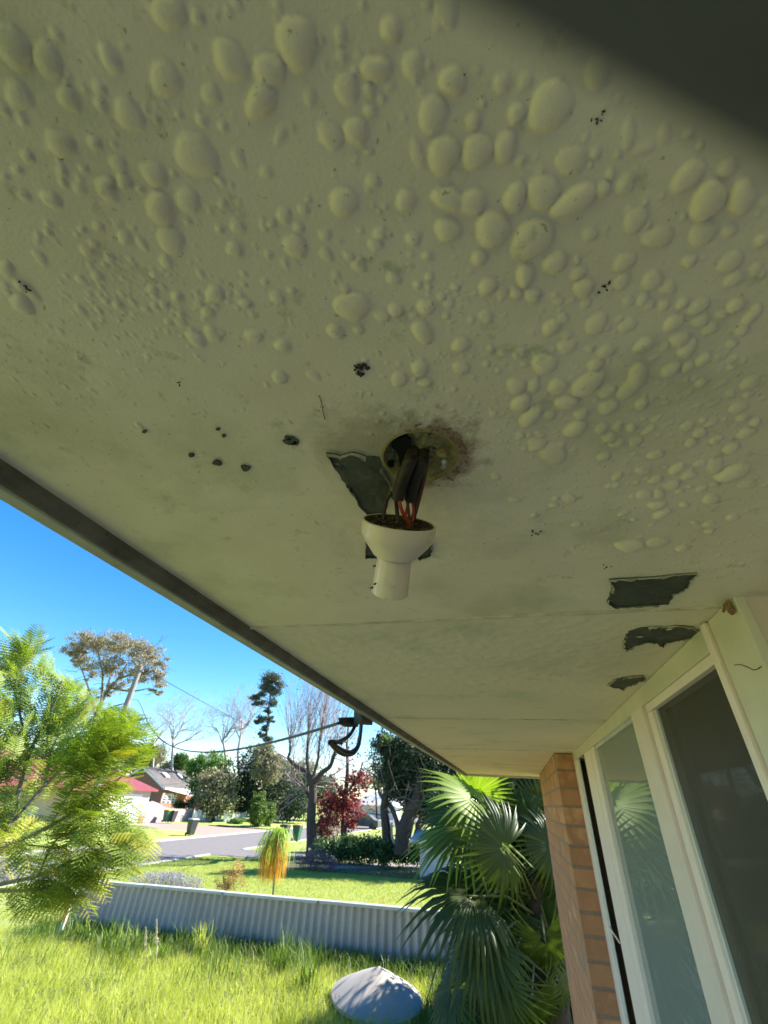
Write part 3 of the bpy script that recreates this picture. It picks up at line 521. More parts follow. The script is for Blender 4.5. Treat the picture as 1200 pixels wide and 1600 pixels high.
# dirt specks, insect remains: little raised crumbs
def crumbs(name, spots_, m, parent):
    b = MB()
    for (x, y, r, el) in spots_:
        p = onz(x, y, H); rr_ = r / ppm(p)
        for _ in range(el):
            q = p + np.array([random.gauss(0, rr_ * .6), random.gauss(0, rr_ * .6), -random.uniform(.0006, .0014)]); s_ = rr_ * random.uniform(.25, .5)
            d = np.array([random.uniform(-1, 1), random.uniform(-1, 1), .05]) * s_
            b.tube([q - d, q + np.array([0, 0, -.0004]), q + d], [s_ * .3, s_ * .55, s_ * .25], 5)
    o = b.build(name, m, parent); tag(o, kind='stuff'); return o
crumbs('dirt_specks', [(935, 185, 7, 7), (945, 446, 7, 7), (95, 245, 4, 3), (40, 447, 7, 6), (838, 832, 6, 6), (725, 243 / 2, 4, 2), (565, 577, 12, 14), (504, 635, 3, 2), (949, 884, 5, 5), (1024, 622, 3, 2), (745, 155, 3, 2), (767, 155, 2, 2),
       (280, 599, 5, 5), (610, 518, 2, 1), (628, 443, 2, 1), (480, 248, 2, 1), (134, 35, 2, 1), (15, 322, 2, 1), (634, 925, 3, 2), (262, 892, 3, 3)] +
       [(random.uniform(0, 1200), random.uniform(100, 930), random.uniform(.8, 1.6), 1) for _ in range(110)] +
       [(random.gauss(700, 22), random.gauss(700, 22), random.uniform(1, 2.5), 1) for _ in range(50)] + [(random.gauss(600, 30), random.gauss(700, 10), 1.5, 1) for _ in range(16)], m_sheath, sheet)
# hair-like thread on the corner board, and one hanging over the soffit crack
q = [onx(900 + a * .25, 850 + b_ * .25, WX - .0065) for a, b_ in [(990, 757), (1030, 754), (1070, 770), (1110, 788), (1140, 780), (1158, 765), (1140, 775)]]
MB().tube(q, .0005, 5).build('cobweb_thread', m_sheath, house)
q = [onz(x, y, H - .001) for x, y in [(499, 618), (503, 632), (505, 645), (508, 656)]]
MB().tube(q, .0003, 5).build('hairline_crack', m_sheath, sheet)
q = [(WX - .012, .70 + .012 * math.sin(i), H - .002 - .0025 * i) for i in range(6)]
crumb = MB(); [crumb.tube([(WX - .01, .712 + random.gauss(0, .006), H - .004 - random.random() * .02), (WX - .012, .712 + random.gauss(0, .006), H - .004 - random.random() * .02)], .0022, 5) for _ in range(14)]
tag(crumb.build('corner_dirt', m_rust, house), kind='stuff')

# ------------------------------------------------------------------ light box in the soffit and the lampholder hanging from it
jb = empty('junction_box', (HC[0], HC[1], H), 'grimy round recessed junction box in the soffit with a silver lug', 'junction box')
c3 = np.array([HC[0], HC[1], H])
MB().lathe([(HR + .0025, .0006), (HR + .0012, -.0012), (HR - .0006, -.0014), (HR - .002, .002), (HR - .003, .012)], c3, (0, 0, 1), 56).build('box_shell', m_jbox, jb, smooth=True)
vs_ = []; fs = []; NR, NA = 34, 90
for i in range(NR + 1):
    for j in range(NA):
        r_ = HR * 1.0 * i / NR; a = 2 * math.pi * j / NA; x_, y_ = r_ * math.cos(a), r_ * math.sin(a)
        n_ = .5 * math.sin(x_ * 310 + 1.3) * math.sin(y_ * 270 + .4) + .35 * math.sin(x_ * 700 + y_ * 400) + .3 * math.sin(y_ * 900 - x_ * 500) + .25 * random.uniform(-1, 1)
        z_ = .0045 + .0014 * n_ - .0045 * (i / NR) ** 6 - (.0012 * math.sin(3 * a + 1) if i > NR - 4 else 0) + .002 * (x_ < -.002)
        vs_.append((c3[0] + x_, c3[1] + y_, H + z_))
for i in range(NR):
    for j in range(NA): fs.append((i*NA + j, i*NA + (j+1) % NA, (i+1)*NA + (j+1) % NA, (i+1)*NA + j))
link('crumbling_filler', mesh_np('crumbling_filler', np.array(vs_), fs, True), jb, m_jbox)
b = MB(); pts = []
for px, py in [(612, 690), (622, 684), (632, 683), (642, 688), (642, 702), (637, 716), (632, 728), (624, 729), (622, 715), (618, 706), (612, 700)]:
    pts.append(onz(px + random.uniform(-1.5, 1.5), py + random.uniform(-1.5, 1.5), H + .0012))
b.prism(pts, (0, 0, .004)); b.build('knockout', m_black, jb)
b = MB(); pts = [onz(px, py, H + .0012) for px, py in [(602, 726), (612, 720), (616, 729), (606, 733)]]; b.prism(pts, (0, 0, .004)); b.build('knockout', m_black, jb)
b = MB(); lug = onz(690, 714, H - .002); b.lathe([(.0001, -.001), (.0050, 0), (.0062, .006), (.0058, .016), (.004, .022)], lug, (.05, .1, 1), 16)
b.build('lug', m_jbox, jb, smooth=True)
b = MB(); b.lathe([(.0001, -.0075), (.0030, -.007), (.0034, -.004), (.0026, -.003), (.0032, -.002), (.0026, -.001), (.0034, 0), (.003, .004)], onz(693, 721, H - .005), (.05, -.1, 1), 14); b.build('screw', m_screw, jb, smooth=True)
# rust round the box
b = MB()
for _ in range(80):
    a = random.gauss(-.1, 1.0); r_ = HR + .002 + abs(random.gauss(0, .0045)); p = c3 + np.array([r_ * math.cos(a), r_ * math.sin(a), -.0022 + .4 * (r_ - HR - .002) * .4]); s_ = random.uniform(.0006, .0017)
    b.tube([p - [s_, 0, 0], p + [0, 0, -.0003], p + [s_, s_ * .4, 0]], [s_ * .3, s_ * .7, s_ * .2], 5)
tag(b.build('rust_crumbs', m_rust, jb), kind='stuff')

HDc = ray(624, 815); Hc = HDc * (.425 / float(-(CM.T @ HDc)[2]))     # centre of the rim
tl = math.radians(11)
uc = np.array([15., 118., 0]); uc /= np.linalg.norm(uc); uc = uc * math.cos(tl) + np.array([0, 0, 1.]) * math.sin(tl)
U = CM @ uc; U /= np.linalg.norm(U)
lh = empty('lamp_holder', Hc, 'white plastic batten lampholder dangling from its wires below the soffit', 'lampholder')
MB().lathe([(.0352, -.010), (.0352, -.001), (.0365, 0), (.0378, -.001), (.0382, -.010), (.0374, -.015), (.0335, -.022), (.0280, -.029), (.0240, -.0345), (.0225, -.0362)], Hc, U, 64).build('cup', m_porc, lh, smooth=True)
MB().lathe([(.0185, -.0355), (.0185, -.0375), (.0178, -.038), (.0181, -.042), (.0190, -.074), (.0195, -.077), (.0188, -.078), (.0165, -.0775), (.016, -.05)], Hc, U, 56).build('sleeve', m_porc, lh, smooth=True)
b = MB(); b.lathe([(.0351, -.0006), (.0342, -.0055), (.024, -.0075), (.012, -.006), (.0001, -.007)], Hc, U, 40)
me = b.build('dirty_inside', m_porcdirt, lh, smooth=True)
def inplane(px, py, off=0.):
    """point of the view at the depth of the rim centre plus off"""
    d = ray(px, py); return d * ((.425 + off) / float(-(CM.T @ d)[2]))
b = MB()
for _ in range(150):
    a = random.uniform(0, 6.28); r_ = .034 * math.sqrt(random.random()); ax = np.cross(U, [0, 1, .2]); ax /= np.linalg.norm(ax); bx_ = np.cross(U, ax)
    p = Hc + ax * r_ * math.cos(a) + bx_ * r_ * math.sin(a) + U * random.uniform(-.006, .0005); s_ = random.uniform(.0008, .0026)
    d = (ax * random.uniform(-1, 1) + bx_ * random.uniform(-1, 1) + U * random.uniform(-.3, .8)) * s_
    b.tube([p - d, p, p + d], [s_ * .35, s_ * .6, s_ * .2], 5)
for _ in range(60):
    a = random.gauss(0, 1); px = random.gauss(663, 8); py = random.gauss(822, 4); p = inplane(px, py, -.037 * .3); 
for px, py in [(583, 884), (584, 912), (579, 918)]:
    p = inplane(px, py, -.003); b.tube([p, p + [.0015, 0, -.001], p + [.002, .001, .001]], .0009, 5)
tag(b.build('dirt_crumbs', m_porcdirt, lh), kind='stuff')
def wire(pts, r, m, name='wire', k=10):
    P = [np.asarray(p) for p in pts]; Q_ = []
    for i in range(len(P) - 1):
        p0, p1_, p2_, p3 = P[max(i-1, 0)], P[i], P[i+1], P[min(i+2, len(P)-1)]
        for t_ in np.linspace(0, 1, 7)[:-1]:
            Q_.append(.5 * ((2*p1_) + (-p0+p2_)*t_ + (2*p0-5*p1_+4*p2_-p3)*t_**2 + (-p0+3*p1_-3*p2_+p3)*t_**3))
    Q_.append(P[-1]); return MB().tube(Q_, r, k).build(name, m, lh, smooth=True)
T = onz(648, 702, H + .015); 
wire([onz(648, 700, H + .011), inplane(640, 722, -.035), inplane(628, 752, -.015), inplane(621, 780, -.006)], .0066, m_sheath, 'cable_sheath')
wire([onz(662, 702, H + .011), inplane(658, 724, -.030), inplane(648, 752, -.010), inplane(641, 782, .001)], .0062, m_sheath, 'cable_sheath')
wire([onz(668, 706, H + .014), inplane(664, 735, -.02), inplane(658, 762, -.004), inplane(652, 786, .004), inplane(645, 812, .008)], .0028, m_brown)
wire([inplane(622, 772, -.010), inplane(626, 792, -.010), inplane(632, 806, -.006), inplane(641, 822, 0)], .0019, m_red)
wire([inplane(635, 775, 0), inplane(638, 795, 0), inplane(640, 815, 0)], .0016, m_brown)
wire([inplane(641, 775, 0), inplane(637, 790, .002), inplane(632, 812, .002)], .0015, m_red)
wire([inplane(618, 775, -.004), inplane(620, 795, 0), inplane(622, 815, 0)], .0022, m_sheath)
wire([inplane(612, 770, -.006), inplane(603, 786, 0), inplane(599, 812, 0)], .0018, m_sheath)
wire([inplane(644, 778, 0), inplane(646, 797, .002), inplane(644, 815, .002)], .0014, m_red)

# ------------------------------------------------------------------ service line bracket on the fascia
BXF = -.585
sb = empty('service_bracket', onx(564, 1115, BXF), 'dark grey junction box bracket fixed behind the fascia with looping black cables', 'cable bracket')
def fp(x, y, off=0): return onx(x, y, BXF + off)
a0 = fp(553, 1104); a1 = fp(575, 1133)
b = MB(); P = [fp(553, 1100, .025), fp(574, 1106, .025), fp(571, 1133, .025), (fp(552, 1131, .025))]
b.prism(P, (.0305, 0, 0)); b.build('terminal_box', m_box, sb, bevel=.003)
b = MB(); P = [fp(528.5, 1121), fp(556, 1120), fp(554, 1136), fp(537, 1136), fp(529, 1132)]; b.prism(P, (.016, 0, 0)); b.build('line_clamp', m_dark, sb, bevel=.003)
def cab(pts, r, name='cable', off=.012):
    P = [fp(480 + x * .13333, 1080 + y * .13333, off) for x, y in pts]
    Q_ = []
    for i in range(len(P) - 1):
        p0, p1_, p2_, p3 = P[max(i-1, 0)], P[i], P[i+1], P[min(i+2, len(P)-1)]
        for t_ in np.linspace(0, 1, 6)[:-1]: Q_.append(.5 * ((2*p1_) + (-p0+p2_)*t_ + (2*p0-5*p1_+4*p2_-p3)*t_**2 + (-p0+3*p1_-3*p2_+p3)*t_**3))
    Q_.append(P[-1]); return MB().tube(Q_, r, 8).build(name, m_dark, sb, smooth=True)
cab([(630, 380), (618, 520), (590, 640), (530, 705), (450, 705), (370, 665), (275, 600), (330, 600), (420, 570), (500, 510), (555, 420)], .0068)
cab([(640, 380), (622, 560), (600, 655), (540, 735), (440, 748), (350, 705), (290, 640), (258, 600), (300, 585), (400, 610)], .0055, off=.02)

# ------------------------------------------------------------------ power pole and lines
m_pole = mat('weathered_timber', (.17, .155, .15), (.24, .225, .22), scale=5, rough=.85, stretch=(3, 3, .3), bump=.4, bscale=20)
PB = np.array([-32.2, 35.0, -3.1])
kx = onx(220, 1041, PB[0]); PB[1] = kx[1]; ztop = kx[2]
pole = empty('power_pole', PB, 'tall grey timber power pole rising above the houses with wires at its top', 'power pole')
MB().tube([PB, PB + [0, 0, (ztop - PB[2])]], [.30, .22], 12).build('post', m_pole, pole)
b = MB(); b.box((PB[0] - .7, PB[1] - .17, ztop - .55), (PB[0] + .7, PB[1] - .29, ztop - .42)); b.build('crossarm', m_pole, pole)
for dx in (-.6, .6): MB().lathe([(.01, 0), (.07, .02), (.05, .06), (.08, .1), (.05, .16), (.01, .2)], (PB[0] + dx, PB[1] - .23, ztop - .42), (0, 0, 1), 10).build('insulator', m_box, pole)
# house line: hangs in the vertical plane from pole to bracket
A = np.array([PB[0] + .12, PB[1] - .2, ztop - 1.0]); B_ = fp(529, 1130, .01)
def inplane2(px, py, A, B_):
    n = np.cross(B_ - A, [0, 0, 1.]); d = ray(px, py); return d * (A @ n) / (d @ n)
prof = [(228, 1122), (245, 1150), (270, 1166), (300, 1173), (335, 1174.5), (370, 1172), (405, 1166), (440, 1158), (480, 1146), (510, 1136)]
pts = [A] + [inplane2(x, y, A, B_) for x, y in prof] + [B_]
S = np.array([np.linalg.norm((p - A)[:2]) for p in pts]); 
tt = np.linspace(0, 1, 90) ** .6 * S[-1]; tt = np.concatenate([tt, S[-1] - np.geomspace(.02, 3, 20)]); tt.sort()
Lw = np.linalg.norm((B_ - A)[:2]); 
# smooth sag: fit a cubic to height against run
co = np.polyfit(S, [p[2] for p in pts], 4, w=[20] + [1] * len(prof) + [60])
pp = [A + (B_ - A) * (s_ / S[-1]) for s_ in tt]
for p, s_ in zip(pp, tt): p[2] = np.polyval(co, s_)
b = MB(); b.tube(pp, [.011 if s_ < S[-1] - 20 else (.009 if s_ < S[-1] - 5 else .0052) for s_ in tt], 6)
tw = [(p + np.array([0, 0, .008 * math.sin(i * 2.2)])) for i, p in enumerate(pp)]
svc = b.build('service_cable', m_dark, None, smooth=True); tag(svc, 'black overhead service cable sagging from power pole to house bracket', 'cable')
def overhead(A, B_, sag, r, label):
    n = 30; P = [A + (B_ - A) * t_ - np.array([0, 0, 4 * sag * t_ * (1 - t_)]) for t_ in np.linspace(0, 1, n)]
    o = MB().tube(P, r, 5).build('overhead_wire', m_dark); tag(o, label, 'wire')
A2 = np.array([PB[0] + .6, PB[1] - .23, ztop - .25])
overhead(A2, ony(446, 1160, 92), .35, .03, 'thin wire running down right from the pole top across blue sky')
m_wire2 = mat('pale_wire', (.5, .5, .5), rough=.5)
o = MB().tube([ony(335, 1185, 60), ony(375, 1200, 58), ony(410, 1213, 56)], .03, 5).build('overhead_wire', m_wire2); tag(o, 'pale short wire in front of the dark trees below the black cable', 'wire')

# ------------------------------------------------------------------ plants: materials and makers
def leafmat(name, c1, c2, c3=None, tr=.35, rough=.55, spec=.35):
    return mat(name, c1, c2, scale=1.2, rough=rough, transl=tr, isl=.6, c3=c3, spec=spec, soft=.9)
m_bark = mat('grey_bark', (.10, .085, .075), (.17, .145, .13), scale=8, rough=.95, bump=.6, bscale=30)
m_barkd = mat('dark_bark', (.045, .035, .03), (.09, .07, .06), scale=8, rough=.95, bump=.6, bscale=30)
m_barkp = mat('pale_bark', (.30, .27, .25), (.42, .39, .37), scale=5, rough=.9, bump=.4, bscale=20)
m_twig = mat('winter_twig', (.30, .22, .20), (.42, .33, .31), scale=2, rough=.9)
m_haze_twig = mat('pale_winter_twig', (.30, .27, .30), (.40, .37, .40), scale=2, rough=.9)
m_euc = leafmat('gum_leaf', (.20, .175, .10), (.30, .26, .16), (.42, .36, .24), .25)
m_pine = leafmat('pine_needles', (.05, .07, .05), (.10, .13, .10), (.19, .19, .14), .15)
m_feather = leafmat('feathery_leaf', (.075, .145, .022), (.21, .29, .04), (.42, .44, .10), .36)
m_featherd = leafmat('feathery_leaf_yellow', (.34, .36, .05), (.46, .40, .06), None, .35)
m_mid = leafmat('shrub_leaf', (.06, .13, .025), (.12, .22, .045), (.20, .30, .07), .3)
m_darkleaf = leafmat('dark_leaf', (.022, .04, .018), (.04, .065, .03), (.07, .10, .05), .2)
m_hedge = leafmat('hedge_leaf', (.03, .06, .018), (.06, .12, .03), (.10, .17, .05), .2)
m_topi = leafmat('conifer_leaf', (.05, .10, .015), (.10, .17, .025), (.17, .25, .05), .15)
m_olive = leafmat('olive_leaf', (.14, .15, .07), (.24, .23, .12), (.33, .30, .19), .25)
m_redleaf = leafmat('autumn_red_leaf', (.22, .035, .035), (.33, .07, .06), (.45, .18, .09), .3)
m_redleafd = leafmat('autumn_dark_leaf', (.10, .025, .035), (.16, .045, .055), (.24, .09, .07), .25)
m_tan = leafmat('dried_flower', (.36, .22, .08), (.50, .34, .13), (.60, .46, .20), .3)
m_lav = leafmat('lavender_flower', (.26, .16, .46), (.40, .28, .60), None, .3)
m_lavg = leafmat('lavender_leaf', (.22, .26, .18), (.34, .38, .28), None, .25)
m_purple = leafmat('purple_grey_leaf', (.09, .06, .075), (.17, .12, .14), (.24, .19, .2), .2)
m_grass = leafmat('grass_blade', (.27, .33, .055), (.42, .46, .10), (.58, .58, .22), .45, rough=.6, spec=.3)
m_grassd = leafmat('weed_blade', (.06, .11, .02), (.12, .19, .03), (.26, .33, .07), .3, rough=.5)
m_lawn = leafmat('mown_grass', (.20, .28, .04), (.32, .38, .06), (.42, .46, .11), .4)
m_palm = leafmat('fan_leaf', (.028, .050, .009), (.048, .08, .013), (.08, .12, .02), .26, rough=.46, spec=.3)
m_palmlit = leafmat('fan_leaf_backlit', (.16, .25, .03), (.26, .36, .05), None, .5, rough=.5, spec=.25)  # brighter copy of the leaf, sun shining through is put into its colour
m_palmdry = leafmat('fan_leaf_dry', (.26, .15, .07), (.40, .27, .13), None, .25, rough=.6)
m_petiole = mat('leaf_stalk', (.10, .14, .04), (.18, .18, .07), scale=8, rough=.4, spec=.6)
m_straw = leafmat('drooping_leaf_yellow', (.52, .36, .05), (.60, .30, .07), (.42, .40, .08), .45)
m_drgreen = leafmat('drooping_leaf_green', (.20, .34, .05), (.36, .46, .10), None, .45)
m_seed = leafmat('grass_seed', (.42, .40, .26), (.56, .52, .36), None, .3)

def rand_frames(n, upbias=0.):
    a = rng.normal(size=(n, 3)); a[:, 2] *= (1 - upbias); a /= np.linalg.norm(a, axis=1)[:, None]
    b = rng.normal(size=(n, 3)); b -= (b * a).sum(1)[:, None] * a; b /= np.linalg.norm(b, axis=1)[:, None]
    return a, b
def leaf_quads(C, size, asp=.5, upbias=0., hang=0.):
    n = len(C); a, b = rand_frames(n, upbias)
    if hang: a[:, 2] -= hang; a /= np.linalg.norm(a, axis=1)[:, None]; b -= (b * a).sum(1)[:, None] * a; b /= np.linalg.norm(b, axis=1)[:, None]
    s = (size * rng.uniform(.6, 1.3, n))[:, None]
    V = np.stack([C - a * s * .5, C + b * s * asp * .5, C + a * s * .5, C - b * s * asp * .5], 1).reshape(-1, 3)
    return V, np.arange(4 * n).reshape(n, 4)
def merge(parts):
    Vs, Qs, o = [], [], 0
    for V, Q in parts: Vs.append(V); Qs.append(Q + o); o += len(V)
    return np.concatenate(Vs), np.concatenate(Qs)
def leaves(name, m, parent, C, size, asp=.5, upbias=0., hang=0.):
    V, Q = leaf_quads(np.asarray(C), size, asp, upbias, hang); return link(name, mesh_np(name, V, Q), parent, m)
def ell_pts(ells, nclump, nleaf, cr=.22, shell=.75, flat=.7):
    """ells: (px, py, rpx, rpy, Y) ovals of the crown as seen, at distance Y; gives leaf points in clumps"""
    out_ = []; area = np.array([e[2] * e[3] for e in ells], float); area /= area.sum()
    for e, ar in zip(ells, area):
        px, py, rx, ry, Y = e; c = ony(px, py, Y); k = 1 / ppm(c); R = np.array([rx * k, (rx + ry) / 2 * k, ry * k])
        nc = max(1, int(nclump * ar)); d = rng.normal(size=(nc, 3)); d /= np.linalg.norm(d, axis=1)[:, None]
        rad = (shell + (1 - shell) * rng.random(nc)) * rng.random(nc) ** .18
        cc_ = c + d * rad[:, None] * R
        for q in cc_:
            s = R.mean() * cr * rng.uniform(.6, 1.4)
            out_.append(q + rng.normal(size=(nleaf, 3)) * s * np.array([1, 1, flat]))
    return np.concatenate(out_)
def branch(b, p, d, ln, r, depth, tips, wig=.25, split=(2, 4), up=.15, ratio=.68, ang=.6, k=5):
    n = 4; P = [np.array(p, float)]; R = [r]; d = np.array(d, float); d /= np.linalg.norm(d)
    for i in range(n):
        d = d + np.array([random.gauss(0, wig), random.gauss(0, wig), random.gauss(0, wig) + up]) * .5; d /= np.linalg.norm(d)
        P.append(P[-1] + d * ln / n); R.append(max(r * (1 - .42 * (i + 1) / n), .0035 if ln < 1.2 and r < .03 else 0))
    b.tube(P, R, k if depth > 1 else 3, cap=False)
    if depth == 0: tips.append((P[-1], d)); return
    for _ in range(random.randint(*split)):
        i = random.choice([2, 3, 4, 4]); a = np.array([random.gauss(0, 1), random.gauss(0, 1), random.gauss(0, .7)])
        a -= a @ d * d; a /= np.linalg.norm(a); nd = d * math.cos(ang) + a * math.sin(ang * random.uniform(.6, 1.3))
        branch(b, P[i], nd, ln * ratio * random.uniform(.75, 1.2), R[i] * .66, depth - 1, tips, wig, split, up, ratio, ang, k)
def limb_px(b, pts, Y, r0, r1, k=7, dY=0):
    P = []
    for i, (x, y) in enumerate(pts): P.append(ony(x, y, Y + dY * i / max(1, len(pts) - 1)))
    R = [r0 + (r1 - r0) * i / (len(P) - 1) for i in range(len(P))]
    Q_, S_ = [], []
    for i in range(len(P) - 1):
        p0, p1_, p2_, p3 = P[max(i-1, 0)], P[i], P[i+1], P[min(i+2, len(P)-1)]
        for t_ in np.linspace(0, 1, 5)[:-1]:
            Q_.append(.5 * ((2*p1_) + (-p0+p2_)*t_ + (2*p0-5*p1_+4*p2_-p3)*t_**2 + (-p0+3*p1_-3*p2_+p3)*t_**3)); S_.append(R[i] + (R[i+1] - R[i]) * t_)
    Q_.append(P[-1]); S_.append(R[-1]); b.tube(Q_, S_, k); return Q_

def pxy(p):
    c = CM.T @ np.asarray(p, float); return 600 - F * c[0] / c[2], 800 + F * c[1] / c[2]
def ev(x, y, z, r):
    p = (x, y, z); return (*pxy(p), r * ppm(p), r * ppm(p), y)
def bushy(name, base_px, ells, m, label, cat='tree', nclump=60, nleaf=60, size=.25, trunk=(.2, .08), mb=None, cr=.2, group=None, twig=True, hang=0., asp=.5, shell=.6):
    Y = ells[0][4]; c = ony(ells[0][0], ells[0][1], Y); base = np.array([c[0], Y, float(gz(c[0], Y))])
    if base_px: 
        q = ony(base_px[0], base_px[1], Y); base[0] = q[0]; base[2] = float(gz(q[0], Y))
    root = empty(name, base, label, cat, group)
    b = MB(); b.tube([base - [0, 0, .1], (base + c) / 2 + np.array([random.gauss(0, .1), 0, 0]), c], [trunk[0], (trunk[0] + trunk[1]) / 2, trunk[1]], 8)
    if twig:
        for e in ells:
            q = ony(e[0], e[1], e[4]); s_ = 1 / ppm(q)
            for _ in range(5):
                en = q + np.array([random.uniform(-.8, .8) * e[2] * s_, random.uniform(-.6, .6) * e[2] * s_, random.uniform(-.3, .8) * e[3] * s_])
                mid = (c + en) / 2 + np.array([0, 0, -.1 * e[3] * s_]); b.tube([c * .7 + base * .3, mid, en], [trunk[1], trunk[1] * .6, trunk[1] * .2], 5, cap=False)
    b.build('trunk', mb or m_barkd, root, smooth=True)
    leaves('crown', m, root, ell_pts(ells, nclump, nleaf, cr, shell), size, asp, hang=hang)
    return root

# ------------------------------------------------------------------ corrugated side fence
m_fence = mat('fibre_cement', (.50, .42, .385), (.60, .51, .47), scale=2.5, rnd=.5, rough=.85, bump=.5, bscale=70, spots=[(7, .62, .12, (.30, .28, .25)), (60, .72, .05, (.22, .2, .17))])
m_cap = mat('fence_cap', (.52, .51, .48), (.60, .59, .56), scale=6, rough=.8, bump=.3, bscale=80, spots=[(22, .66, .08, (.3, .29, .26))])
FY = 11.8; fA = ony(126, 1374, FY); fB = ony(640, 1420, FY)
def ftop(x): return fA[2] + (fB[2] - fA[2]) * (x - fA[0]) / (fB[0] - fA[0])
fence = empty('corrugated_fence', ((fA[0] + fB[0]) / 2, FY, -2.9), 'low grey corrugated fence with a capping rail along the side lawn', 'fence')
PIT = .178; x = fA[0]; XE = 3.2; n_ = 0
while x < XE:
    w_ = PIT * 6; NS = 6 * 12; vs_ = []; fs = []; tilt = random.uniform(-.004, .004); dy = random.uniform(-.004, .004) + .004 * (n_ % 2)
    for i in range(NS + 1):
        xx = x + (w_ + .02) * i / NS; yy = FY + dy + .036 * math.cos(2 * math.pi * (xx - fA[0]) / PIT)
        zt = ftop(xx) - .012; zb = float(gz(xx, 0)) - .15
        vs_ += [(xx + tilt, yy, zt), (xx, yy, zb), (xx + tilt, yy + .007, zt), (xx, yy + .007, zb)]
    for i in range(NS): a = i * 4; fs += [(a, a+1, a+5, a+4), (a+2, a+6, a+7, a+3), (a, a+4, a+6, a+2)]
    fs += [(0, 2, 3, 1), (NS*4, NS*4+1, NS*4+3, NS*4+2)]
    link('corrugated_sheet', mesh_np('corrugated_sheet', np.array(vs_), fs, False), fence, m_fence)
    x += w_; n_ += 1
xx = fA[0] - .03; segs = [2.0, 2.2, 2.4, 2.4, 2.4, 2.4, 2.4, 2.4]
for i, sg in enumerate(segs):
    x2 = min(xx + sg, XE + .1)
    if x2 <= xx: break
    dz = .004 * (i % 2)
    b = MB(); b.prism([(xx, FY - .048, ftop(xx) - .045 + dz), (xx, FY - .048, ftop(xx) + .004 + dz), (xx, FY - .03, ftop(xx) + .016 + dz), (xx, FY + .05, ftop(xx) + .016 + dz), (xx, FY + .06, ftop(xx) - .04 + dz)], (x2 - xx + .03, 0, ftop(x2) - ftop(xx)))
    b.build('capping', m_cap, fence); xx = x2
MB().box((fA[0] - .07, FY - .03, -3.1), (fA[0] - .03, FY + .04, ftop(fA[0]) - .01)).build('end_post', m_dark, fence)
m_white = mat('white_paint', (.78, .78, .76), (.72, .72, .70), scale=5, rough=.5)
m_redr = mat('red_reflector', (.55, .07, .03), (.62, .12, .05), scale=20, rough=.35)
q = ony(97, 1447, 10.9); mk = empty('marker_post', (q[0], q[1], float(gz(q[0], 0))), 'short white marker post with a red panel at the end of the fence', 'post')
zt_ = ony(101, 1388, 10.9)[2]; zg = float(gz(q[0], 0)); 
MB().box((q[0] - .05, 10.88, zg - .1), (q[0] + .05, 10.92, zt_)).build('post', m_white, mk, bevel=.004)
MB().box((q[0] - .046, 10.868, ony(97, 1440, 10.9)[2]), (q[0] + .046, 10.879, ony(98, 1418, 10.9)[2])).build('red_panel', m_redr, mk)

# ------------------------------------------------------------------ cone on the grass
m_cone = mat('weathered_cone', (.37, .32, .28), (.41, .36, .32), scale=4, rough=.8, bump=.15, bscale=120, spots=[(60, .66, .06, (.22, .20, .17))])
cb = gp(588, 1578); cb[2] = -2.60; ct = ony(576, 1506, cb[1] + .0)
k_ = 1 / ppm(cb); Rc = 68 * k_
cone = MB(); 
hh = ct[2] - cb[2]
prof = [(Rc * 1.0, -.04), (Rc * 1.06, -.01), (Rc * 1.05, .02)] + [(Rc * (1.03 * (1 - t_) + .0), .03 + (hh - .03) * t_ + .012 * math.sin(t_ * 3.1)) for t_ in (.08, .2, .35, .5, .65, .8, .92)] + [(.03, hh * .985), (.001, hh)]
cone.lathe(prof, (cb[0], cb[1], cb[2]), (.06, -.10, 1), 64)
o = cone.build('cone_lid', m_cone, None, smooth=True); tag(o, 'pale grey shallow conical lid lying tilted in the long grass', 'lid')

# ------------------------------------------------------------------ grass
def blades(name, m, xr, yr, n, h, wd, lean=.5, zoff=0., label=None, dens=None, parent=None, hfun=None):
    X = rng.uniform(*xr, n); Y = rng.uniform(*yr, n)
    k = np.hypot(X - cb[0], (Y - cb[1]) * .9 + .12) > Rc * 1.06
    if dens is not None: k &= rng.random(n) < dens(X, Y)
    X, Y = X[k], Y[k]; n = len(X)
    Zb = gz(X, Y) + zoff - .01; H_ = h * rng.uniform(.45, 1.35, n)
    if hfun is not None: H_ = H_ * hfun(X, Y)
    a = rng.uniform(0, 2 * math.pi, n); dx, dy = np.cos(a), np.sin(a); b2 = rng.uniform(0, 2 * math.pi, n); ln = rng.uniform(.1, 1., n) * lean * H_
    lx, ly = np.cos(b2) * ln, np.sin(b2) * ln; W = wd * rng.uniform(.6, 1.4, n)
    def P(t, ww, zz): return np.stack([X + lx * t * t, Y + ly * t * t, Zb + H_ * zz], -1), np.stack([dx * W * ww, dy * W * ww, 0 * X], -1)
    p0, w0 = P(0, .5, 0); p1_, w1 = P(.55, .45, .62); p2_, w2_ = P(1, .06, .95)
    V = np.stack([p0 - w0, p0 + w0, p1_ + w1, p1_ - w1, p2_ + w2_, p2_ - w2_], 1).reshape(-1, 3)
    base = np.arange(n)[:, None] * 6; Q = np.concatenate([base + np.array([[0, 1, 2, 3]]), base + np.array([[3, 2, 4, 5]])])
    o = link(name, mesh_np(name, V, Q), parent, m); return tag(o, label, kind='stuff')
patchy = lambda X, Y: .75 + .5 * np.sin(X * 2.1 + 1) * np.sin(Y * 1.7) + .25 * np.sin(X * 5.3) * np.sin(Y * 6.1)
def hf(X, Y): return (.7 + .45 * np.clip(patchy(X, Y), 0, 1.2)) * (1 - .5 * np.clip((Y - 9.8) / 1.4, 0, 1))
